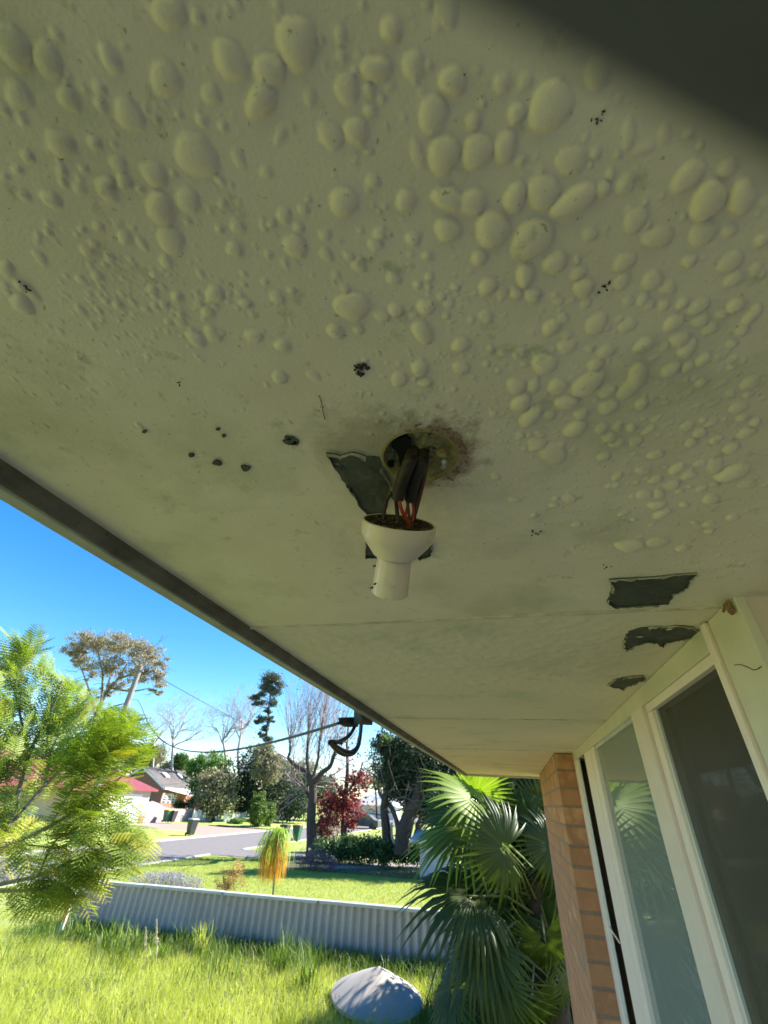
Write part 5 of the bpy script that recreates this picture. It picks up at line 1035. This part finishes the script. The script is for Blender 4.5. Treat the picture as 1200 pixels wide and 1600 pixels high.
MB().prism([(x0_ + .3, Y2 + .3, -3.1), (x1_ - .3, Y2 + .3, -3.1), (x1_ - .3, Y2 + .3, ev[2] + .1), (pk[0], Y2 + .3, pk[2] - .25), (x0_ + .3, Y2 + .3, ev[2] + .1)], (0, yend - Y2 - .6, 0)).build('wall', m_brickfar, h2)
MB().prism([(x0_, Y2, ev[2]), (pk[0], Y2, pk[2]), (x1_, Y2, ev[2]), (x1_, Y2, ev[2] + .12), (pk[0], Y2, pk[2] + .15), (x0_, Y2, ev[2] + .12)], (0, yend - Y2, 0)).build('roof', m_tilefar, h2)
MB().prism([(x0_ - .02, Y2 - .06, ev[2] - .16), (pk[0], Y2 - .06, pk[2] - .16), (x1_ + .02, Y2 - .06, ev[2] - .16), (x1_ + .02, Y2 - .06, ev[2] + .06), (pk[0], Y2 - .06, pk[2] + .08), (x0_ - .02, Y2 - .06, ev[2] + .06)], (0, .05, 0)).build('barge_board', m_white, h2)
MB().box((x1_ + .01, Y2, ev[2] - .1), (x1_ + .14, yend, ev[2] + .1)).build('gutter', m_white, h2)
nrm = np.array([pk[2] - ev[2], 0, x1_ - pk[0]]); nrm /= np.linalg.norm(nrm); sl = np.array([x1_ - pk[0], 0, ev[2] - pk[2]])
for px, py in ((257, 1214), (281, 1216)):
    d = ray(px, py); n_ = nrm; tt0 = (pk @ n_) / (d @ n_); c = d * tt0 + n_ * .2; s_ = sl / np.linalg.norm(sl); u = np.array([0, .45, 0]); v_ = s_ * .55
    MB().prism([c - u - v_, c + u - v_, c + u + v_, c - u + v_], n_ * .18).build('skylight', m_white, h2)
xw = x1_ - .3; wa = onx(256, 1238, xw + .03); wb = onx(268, 1255, xw + .03)
f_ = MB().box((xw + .005, wa[1], wb[2]), (xw + .06, wb[1] + .6, wa[2] - .1)).build('window', m_white, h2)
for i in range(3):
    for j in range(4):
        y0_ = wa[1] + (wb[1] + .6 - wa[1]) * (i + .12) / 3; y1_ = wa[1] + (wb[1] + .6 - wa[1]) * (i + .88) / 3; z0_ = wb[2] + (wa[2] - .1 - wb[2]) * (j + .12) / 4; z1_ = wb[2] + (wa[2] - .1 - wb[2]) * (j + .88) / 4
        MB().box((xw + .05, y0_, z0_), (xw + .07, y1_, z1_)).build('pane', m_winfar, f_)
# awning-like lower roof at its right end
MB().prism([onx(262, 1233, x1_), onx(300, 1233, x1_), onx(308, 1242, x1_ + 1.2), onx(300, 1243, x1_ + 1.2)], (0, 0, -.1)).build('verandah_roof', m_alu, h2)
# mauve rendered wall, stepped down in a curve
Yw = 51.5
wl = [(232, 1254), (240, 1252), (250, 1256), (258, 1261), (265, 1263), (304, 1265)]
def wallpts(px, py, x): return onx(px, py, x)
XW = -36.2; top = [onx(x, y, XW) for x, y in wl]; P = [np.array([XW, top[0][1], -3.1])] + [t_ for t_ in top] + [np.array([XW, top[-1][1], -3.1])]
o = MB().prism(P, (-.25, 0, 0)).build('rendered_wall', m_mauvew); tag(o, 'mauve rendered boundary wall curving down beside the garage', 'wall')
# white picket fences
def picket(pa, pb, X, label, dip=.0, rails=True):
    a_ = onx(*pa, X); b_ = onx(*pb, X); y0_, y1_ = a_[1], b_[1]; root = empty('picket_fence', (X, (y0_ + y1_) / 2, -3.1), label, 'fence', 'white picket fences across the street')
    n = max(3, int((y1_ - y0_) / .19)); me = None
    for i in range(n):
        u_ = (i + .5) / n; y_ = y0_ + (y1_ - y0_) * u_; zt = a_[2] + (b_[2] - a_[2]) * u_ - dip * math.sin(math.pi * u_)
        MB().prism([(X, y_ - .05, -3.05), (X, y_ + .05, -3.05), (X, y_ + .05, zt - .05), (X, y_, zt), (X, y_ - .05, zt - .05)], (.03, 0, 0)).build('picket', m_white, root)
    for z_ in (-2.85, min(a_[2], b_[2]) - dip - .22): MB().box((X - .04, y0_, z_), (X - .003, y1_, z_ + .08)).build('rail', m_white, root)
    for y_ in (y0_ - .08, y1_ + .02): MB().box((X - .08, y_, -3.1), (X + .04, y_ + .1, max(a_[2], b_[2]) + .06)).build('post', m_white, root)
picket((314, 1267), (346, 1270), -35.2, 'white picket gate with a dipped top under the grey green bush', .28)
picket((304, 1268), (311, 1266), -35.4, 'short white picket piece between the mauve wall and the gate')
picket((353, 1268), (385, 1268), -33.0, 'white picket fence left of the clipped conifers', .2)
picket((428, 1267), (462, 1268), -32.0, 'white picket fence right of the clipped conifers', .15)
# pale buildings at the end of the street
fh = empty('pale_far_house', ony(590, 1275, 95), 'pale house and carport far along the street behind the trees', 'house'); fh.location.z = -3.1
a_ = ony(548, 1262, 95); b_ = ony(615, 1275, 95); m_paleb = mat('pale_wall', (.6, .62, .68), (.7, .72, .76), rough=.7)
MB().box((a_[0], 95, -3.1), (b_[0], 101, ony(580, 1258, 95)[2])).build('wall', m_paleb, fh)
hip(float(a_[0]) - .6, float(b_[0]) + .6, 94.4, 94.4 + 16, ony(580, 1258, 95)[2], 2.4, 'roof', m_alu, fh)
car = empty('parked_car', (ony(583, 1272, 70)[0], 70, -3.05), 'dark parked car far along the street seen between trunks', 'car')
cx_ = ony(566, 1272, 62)[0]
def carbody(cx0, cy0, z0):
    pr = [(-2.1, .25), (-2.1, .75), (-1.3, .88), (-.75, 1.38), (.9, 1.40), (1.6, .95), (2.1, .85), (2.1, .25)]
    b = MB().prism([(cx0 + x_, cy0, z0 + z_) for x_, z_ in pr], (0, 1.7, 0)); b.build('body', m_box, car, bevel=.05)
    MB().prism([(cx0 + x_, cy0 - .012, z0 + z_) for x_, z_ in [(-1.1, .9), (-.68, 1.3), (.82, 1.32), (1.3, .95)]], (0, .01, 0)).build('window', m_winfar, car)
    for s_ in (-1.3, 1.3):
        for y_ in (cy0 - .02, cy0 + 1.52): MB().lathe([(.01, 0), (.31, 0), (.33, .03), (.33, .17), (.31, .2), (.01, .2)], (cx0 + s_, y_, z0 + .33), (0, 1, 0), 18).build('wheel', m_dark, car)
carbody(float(cx_), 62, -3.09); car.location = (float(cx_), 62.8, -3.09)
for ch in list(car.children): ch.matrix_parent_inverse = Matrix.Translation(-Vector(car.location))

# ------------------------------------------------------------------ wheelie bins
m_bin = mat('bin_dark', (.035, .04, .04), (.05, .055, .055), rough=.5)
m_bing = mat('bin_green', (.03, .11, .06), (.04, .14, .075), rough=.5)
m_lidy = mat('lid_yellow', (.70, .42, .03), (.75, .48, .05), rough=.45)
m_lidr = mat('lid_red', (.40, .10, .05), (.45, .13, .07), rough=.45)
m_lidg = mat('lid_pale', (.45, .43, .40), (.5, .48, .45), rough=.5)
def bin_(px, py, Y, body, lid, rz, label):
    p = ony(px, py, Y); z0 = float(gz(p[0], 0)) + (.09 if p[0] < -24 else .0); root = empty('wheelie_bin', (p[0], Y, z0), label, 'wheelie bin', 'wheelie bins put out along the street')
    def tr(v): c, s_ = math.cos(rz), math.sin(rz); return (p[0] + v[0] * c - v[1] * s_, Y + v[0] * s_ + v[1] * c, z0 + v[2])
    def fr(z, hx, hy, oy=0): return [tr((-hx, -hy + oy, z)), tr((hx, -hy + oy, z)), tr((hx, hy + oy, z)), tr((-hx, hy + oy, z))]
    b = MB(); R_ = [fr(.06, .20, .22), fr(.5, .245, .27), fr(.93, .28, .33), fr(.96, .295, .35), fr(1.0, .295, .35)]
    vs_ = sum(R_, []); fs = [(i*4 + j, i*4 + (j+1) % 4, (i+1)*4 + (j+1) % 4, (i+1)*4 + j) for i in range(4) for j in range(4)] + [(3, 2, 1, 0), (16, 17, 18, 19)]
    b.add(vs_, fs).build('body', body, root, bevel=.015)
    b = MB(); R_ = [fr(1.002, .30, .36), fr(1.03, .30, .36), fr(1.075, .24, .28, -.02)]; vs_ = sum(R_, []); fs = [(i*4 + j, i*4 + (j+1) % 4, (i+1)*4 + (j+1) % 4, (i+1)*4 + j) for i in range(2) for j in range(4)] + [(3, 2, 1, 0), (8, 9, 10, 11)]
    b.add(vs_, fs).build('lid', lid, root, bevel=.01)
    for s_ in (-.25, .21): b = MB(); b.lathe([(.01, 0), (.1, 0), (.1, .05), (.01, .05)], tr((s_, .26, .1)), (math.cos(rz), math.sin(rz), 0), 14); b.build('wheel', m_dark, root)
    MB().tube([tr((-.25, .38, .98)), tr((.25, .38, .98))], .018, 6).build('handle', body, root)
q = gp(295, 1308); bin_(296, 1308, q[1], m_bin, m_lidg, 1.2, 'dark bin with a pale lid standing alone on the sunny far kerb')
bin_(258, 1286, 46.2, m_bing, m_lidy, 1.4, 'green bin with a yellow lid against the mauve wall')
bin_(267, 1287, 46.6, m_bin, m_lidg, 1.4, 'dark bin beside the yellow lidded one at the mauve wall')
bin_(443, 1312, 38.6, m_bin, m_bin, 1.5, 'dark bin on the near verge left of the green one')
bin_(463, 1312, 39.6, m_bing, m_lidr, 1.5, 'green bin with a reddish lid beside the bare tree trunk')
bin_(553, 1285, 60, m_bing, m_bing, 1.5, 'tiny green bin far along the street past the red leaves')
bin_(582, 1282, 64, m_bin, m_bin, 1.5, 'tiny dark bin farthest along the street')

# ------------------------------------------------------------------ feathery foreground tree
def frond(L_, npair, seed):
    r_ = np.random.default_rng(seed); tri = []
    def pt(s): return np.array([s * L_, 0, .18 * L_ * s - .42 * L_ * s ** 2.2])
    for i in range(npair):
        s = .12 + .88 * i / (npair - 1); p = pt(s); pl = .34 * L_ * math.sin(math.pi * (.16 + .74 * s)) * r_.uniform(.85, 1.1)
        for sd_ in (-1, 1):
            d = np.array([.42 + .5 * s, sd_ * 1.0, -.12 - r_.uniform(0, .25)]); d /= np.linalg.norm(d); nl = 7; wv = np.cross(d, [0, 0, 1.]); wv /= np.linalg.norm(wv)
            for j in range(nl):
                t0 = (j + .3) / nl; c = p + d * pl * t0 + np.array([0, 0, -.10 * pl * t0 ** 2]); ll = pl * .135 * math.sin(math.pi * (.18 + .7 * t0)) * r_.uniform(.8, 1.2)
                for s2 in (-1, 1):
                    e = wv * s2 + d * .75; e /= np.linalg.norm(e); hw = d * pl * .085
                    tri += [c - hw, c + hw, c + e * ll + np.array([0, 0, -.15 * ll])]
    ra = []
    for i in range(6): a_, b_ = pt(i / 6), pt((i + 1) / 6); w_ = .0035; ra += [a_ + [0, w_, 0], a_ - [0, w_, 0], b_]
    V = np.array(tri + ra); return V
def feather_tree():
    m_fb = mat('young_bark', (.16, .12, .09), (.26, .21, .17), scale=10, rough=.85)
    bx_ = ony(-95, 1500, 5.7); base = np.array([bx_[0], 5.7, float(gz(bx_[0], 0))]); root = empty('feathery_tree', base, 'leafy foreground tree with feathery bright green fronds at left', 'tree')
    BR = [([(-95, 1500), (-60, 1420), (-10, 1330), (15, 1290), (45, 1180), (80, 1110), (98, 1062)], 5.7, 5.9, .05), ([(45, 1180), (30, 1110), (22, 1065), (35, 1035)], 5.8, 5.5, .022), ([(15, 1290), (70, 1228), (120, 1180), (165, 1145), (205, 1122)], 5.7, 6.2, .03), ([(-10, 1330), (80, 1290), (150, 1245), (200, 1205)], 5.7, 5.2, .03),
          ([(-40, 1390), (60, 1368), (120, 1342), (168, 1331), (205, 1325)], 5.7, 5.4, .026), ([(-40, 1390), (20, 1392), (70, 1388), (115, 1375)], 5.7, 5.3, .024), ([(-40, 1390), (-30, 1300), (-45, 1200), (-30, 1110)], 5.7, 6.3, .03), ([(110, 1270), (160, 1275), (205, 1292)], 5.4, 5.0, .018), ([(-10, 1330), (-20, 1250), (0, 1180), (-5, 1110)], 5.7, 5.2, .026),
          ([(80, 1290), (120, 1220), (150, 1180), (175, 1165)], 5.5, 5.0, .02), ([(60, 1368), (90, 1310), (150, 1295)], 5.6, 5.0, .018), ([(70, 1228), (85, 1160), (120, 1120), (140, 1100)], 5.8, 6.3, .02)]
    pts = []
    for P_, Y0, Y1, r_ in BR:
        b = MB(); Q_ = limb_px(b, P_, Y0, r_, r_ * .3, 7, dY=Y1 - Y0); b.build('branch', m_fb, root, smooth=True)
        L_ = len(Q_)
        for i in range(int(L_ * .22), L_): pts += [(Q_[i], Q_[min(i + 1, L_ - 1)] - Q_[max(i - 1, 0)], i / L_, ony(*P_[-1], Y1))] * 8
    protos = [frond(1.0, n_, s_) for n_, s_ in ((12, 1), (13, 2), (11, 3), (12, 4))]; out_, yel = [], []
    Cc = ony(30, 1290, 5.6)
    for (p, d, s_, _) in pts:
        if random.random() > (.9 if p[2] > -1.0 else .6): continue
        out_d = p - Cc; out_d /= np.linalg.norm(out_d) + 1e-6; d = d / (np.linalg.norm(d) + 1e-6)
        x_ = d * .7 + out_d * .7 + np.array([random.gauss(0, .45), random.gauss(0, .45), random.gauss(.10, .25)]); x_ /= np.linalg.norm(x_)
        z_ = np.array([random.gauss(0, .25), random.gauss(0, .25), 1.]); z_ -= z_ @ x_ * x_; z_ /= np.linalg.norm(z_); y_ = np.cross(z_, x_); R_ = np.stack([x_, y_, z_], 1)
        sc = random.uniform(.36, .66); V = p + np.array([random.gauss(0, .13) for _ in range(3)]) + (random.choice(protos) * sc) @ R_.T
        q1, q2 = pxy(V[-1]), pxy(V[len(V) // 2])
        if any((y_ > 1452) or (x_ > 88 and y_ < 1045 + (x_ - 88) * .5) or (x_ > 205 and 1185 < y_ < 1295) or x_ > 245 for x_, y_ in (q1, q2)): continue
        (yel if random.random() < (.22 if p[2] < -.2 else .07) else out_).append(V)
    for nm, m, lst in (('foliage', m_feather, out_), ('yellowing_foliage', m_featherd, yel)):
        V = np.concatenate(lst); o = link(nm, mesh_np(nm, V, np.arange(len(V)).reshape(-1, 3)), root, m)
feather_tree()

# ------------------------------------------------------------------ fan palm by the house
def fan_mesh(seed, m, n=38, half=2.45, droop=.35, split=.52, ragged=.1):
    r_ = np.random.default_rng(seed); vs_, fs = [], []
    rs = [.10, .32, split, .72, .88, 1.0]; ws = [1, 1, 1, .62, .34, .03]; da = 2 * half / n
    for i in range(n):
        a = -half + da * (i + .5); Ls = (.80 + .20 * math.cos(a * .55)) * r_.uniform(1 - ragged, 1.03); tw = r_.normal(0, .04); dr = droop * r_.uniform(.6, 1.7); sag = .22 * abs(math.sin(a * .5))
        i0 = len(vs_)
        for r0, w0 in zip(rs, ws):
            rr_ = r0 * Ls; hw = math.tan(da / 2) * min(r0, split) * Ls * w0 * 1.0; aa = a + tw * max(0, r0 - split)
            z = -dr * max(0, r0 - .35) ** 2 * 1.6 - sag * rr_ ** 1.5 * .5 + .05 * math.sin(3.14 * r0)
            c = np.array([math.cos(aa) * rr_, math.sin(aa) * rr_, z]); t_ = np.array([-math.sin(aa), math.cos(aa), 0]); f = hw * .42
            vs_ += [c - t_ * hw + [0, 0, -f * (1 if r0 <= split else .6)], c + [0, 0, f * .4], c + t_ * hw + [0, 0, -f * (1 if r0 <= split else .6)]]
        for j in range(len(rs) - 1):
            for k in (0, 1): q = i0 + j * 3 + k; fs.append((q, q + 3, q + 4, q + 1))
    me = mesh_np('leaf', np.array(vs_), np.array(fs)); me.materials.append(m); return me
def palm():
    base = gp(850, 1590); base[1] = 8.6; cz0 = ony(850, 1470, 8.6); base[0] = cz0[0]; base[2] = -2.72
    root = empty('fan_palm', base, 'dense fan palm with dark and backlit green leaves beside the brick wall', 'palm')
    cr_ = np.array([base[0], 8.6, cz0[2]])
    b = MB(); n = 16; pr = []
    b.tube([base - [0, 0, .1], base + [0, 0, .6], cr_ + [0, 0, -.1], cr_ + [0, 0, .7]], [.26, .22, .2, .12], 14); b.build('trunk', m_barkd, root, smooth=True)
    dk = [fan_mesh(s, m_palm, n=random.choice([34, 38, 42]), droop=random.uniform(.25, .55), split=random.uniform(.45, .6)) for s in range(5)]
    lm = [fan_mesh(20 + s, m_palmlit, n=40, droop=.2, split=.6) for s in range(2)]; dr = [fan_mesh(40 + s, m_palmdry, n=26, droop=1.3, split=.3, ragged=.3) for s in range(2)]
    def leaf(px, py, rad, ang, tx, tilt, kind, Y):
        """hub at a point, radius as seen, direction of the middle ray in the view, how far it leans away, how far it faces up"""
        hub = ony(px, py, Y); sc = rad / ppm(hub) * 1.08; a = math.radians(ang)
        x_ = CM @ np.array([math.cos(a) * math.cos(math.radians(tx)), -math.sin(a) * math.cos(math.radians(tx)), -math.sin(math.radians(tx))])
        v_ = -hub / np.linalg.norm(hub); z_ = v_ * math.cos(math.radians(tilt)) + np.array([0, 0, 1.]) * math.sin(math.radians(tilt)) + np.array([random.gauss(0, .12), random.gauss(0, .12), 0]); z_ -= z_ @ x_ * x_; z_ /= np.linalg.norm(z_); y_ = np.cross(z_, x_)
        me = random.choice(dict(d=dk, l=lm, r=dr)[kind]); o = bpy.data.objects.new('leaf', me); COL.objects.link(o); o.parent = root
        R_ = np.stack([x_, y_, z_], 1) * sc; Mx = Matrix([list(R_[0]) + [hub[0]], list(R_[1]) + [hub[1]], list(R_[2]) + [hub[2]], [0, 0, 0, 1]])
        o.matrix_parent_inverse = Matrix.Translation(-wloc(root)); o.matrix_basis = Mx
        e = cr_ + np.array([0, 0, random.uniform(-.1, .5)]); md = (hub + e) / 2 + np.array([0, 0, .12]); tip = hub + x_ * sc * .12
        pb = MB(); pb.tube([e, md, hub, tip], [.022, .015, .012, .005], 6); pb.build('petiole', m_petiole if kind != 'r' else m_palmdry, root, smooth=True)
    V_ = [(744, 1252, 92, 205, 10, 55, 'l', 8.2), (745, 1240, 60, 300, 20, 40, 'l', 8.6), (803, 1230, 74, 150, 5, 25, 'd', 8.8), (788, 1326, 76, 200, -5, 10, 'd', 7.6), (738, 1293, 88, 178, 5, 55, 'd', 8.0), (735, 1300, 112, 165, 5, 62, 'l', 8.3),
          (862, 1322, 62, 190, 0, 20, 'd', 8.1), (738, 1400, 112, 186, 0, 68, 'd', 7.7), (742, 1408, 98, 200, 5, 70, 'd', 8.0), (765, 1472, 100, 150, -5, 52, 'd', 7.6), (785, 1532, 84, 120, -5, 35, 'd', 7.4), (851, 1466, 70, 75, -5, 15, 'd', 7.6),
          (800, 1240, 60, 20, 10, 30, 'd', 8.9), (840, 1235, 60, 60, 10, 20, 'd', 9.0), (835, 1290, 60, 100, 0, 20, 'd', 8.6), (845, 1270, 66, 250, 10, 30, 'd', 9.0), (770, 1360, 74, 120, 5, 30, 'd', 8.5), (830, 1370, 74, 80, 5, 20, 'd', 8.5),
          (800, 1420, 78, 140, 5, 35, 'd', 8.3), (860, 1400, 60, 120, 5, 25, 'd', 8.4), (790, 1445, 70, 60, 10, 40, 'l', 8.9), (740, 1440, 56, 210, 10, 60, 'd', 8.8), (710, 1545, 78, 130, 0, 55, 'd', 7.9), (830, 1560, 80, 95, 0, 30, 'd', 7.6), (870, 1530, 60, 60, 0, 30, 'd', 8.0),
          (770, 1500, 80, 175, 0, 60, 'd', 8.4), (850, 1220, 70, 190, 10, 30, 'd', 9.3), (700, 1265, 50, 190, 20, 40, 'd', 9.3), (770, 1215, 66, 330, 10, 40, 'l', 9.4), (820, 1330, 70, 20, 10, 20, 'd', 9.2), (815, 1490, 78, 100, 5, 25, 'd', 8.8),
          (865, 1370, 46, 95, 0, 10, 'r', 8.7), (845, 1385, 50, 100, 0, 10, 'r', 8.9), (800, 1480, 60, 95, 0, 10, 'r', 9.1), (870, 1480, 60, 95, 0, 10, 'r', 8.8), (830, 1450, 60, 85, 0, 10, 'r', 9.2)]
    for a_ in V_: leaf(*a_)
    for _ in range(26):      # unseen top of the crown above the eave line, added to shade the cone
        hx, hy, hz = random.uniform(.6, 1.7), random.uniform(9.6, 10.7), random.uniform(.4, .95)
        p_ = np.array([hx, hy, hz]); c_ = CM.T @ p_; leaf(600 - F * c_[0] / c_[2], 800 + F * c_[1] / c_[2], random.uniform(60, 80), random.uniform(0, 360), 10, random.uniform(40, 80), 'd', hy)
    for _ in range(12): leaf(random.uniform(760, 830), random.uniform(1290, 1390), random.uniform(60, 80), random.uniform(0, 360), 10, random.uniform(10, 40), 'd', random.uniform(9.4, 10.2))
    for _ in range(16): leaf(random.uniform(760, 890), random.uniform(1230, 1560), random.uniform(50, 74), random.uniform(0, 360), 15, random.uniform(10, 50), 'd' if random.random() < .8 else 'r', random.uniform(9.3, 10.3))
palm()

# ------------------------------------------------------------------ fingertip of the photographer, close to the lens
def fingertip():
    m_skin = mat('shaded_skin', (.050, .045, .038), (.065, .058, .05), scale=400, rough=.7, bump=.3, bscale=3000)  # near-black tone puts the shade behind the unbuilt phone into the skin colour
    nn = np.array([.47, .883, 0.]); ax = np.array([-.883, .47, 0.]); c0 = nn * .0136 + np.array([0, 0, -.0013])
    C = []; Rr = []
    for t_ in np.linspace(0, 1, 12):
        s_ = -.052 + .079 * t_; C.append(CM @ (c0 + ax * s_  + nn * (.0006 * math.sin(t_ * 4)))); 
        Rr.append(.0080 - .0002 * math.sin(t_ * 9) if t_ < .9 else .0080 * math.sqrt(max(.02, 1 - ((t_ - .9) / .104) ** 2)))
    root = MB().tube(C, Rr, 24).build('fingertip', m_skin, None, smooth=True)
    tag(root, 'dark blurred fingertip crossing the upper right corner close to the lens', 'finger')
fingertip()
for o in bpy.data.objects:
    if o.name.split('.')[0] in ('twigs', 'dirt_crumbs'): o['kind'] = 'stuff'
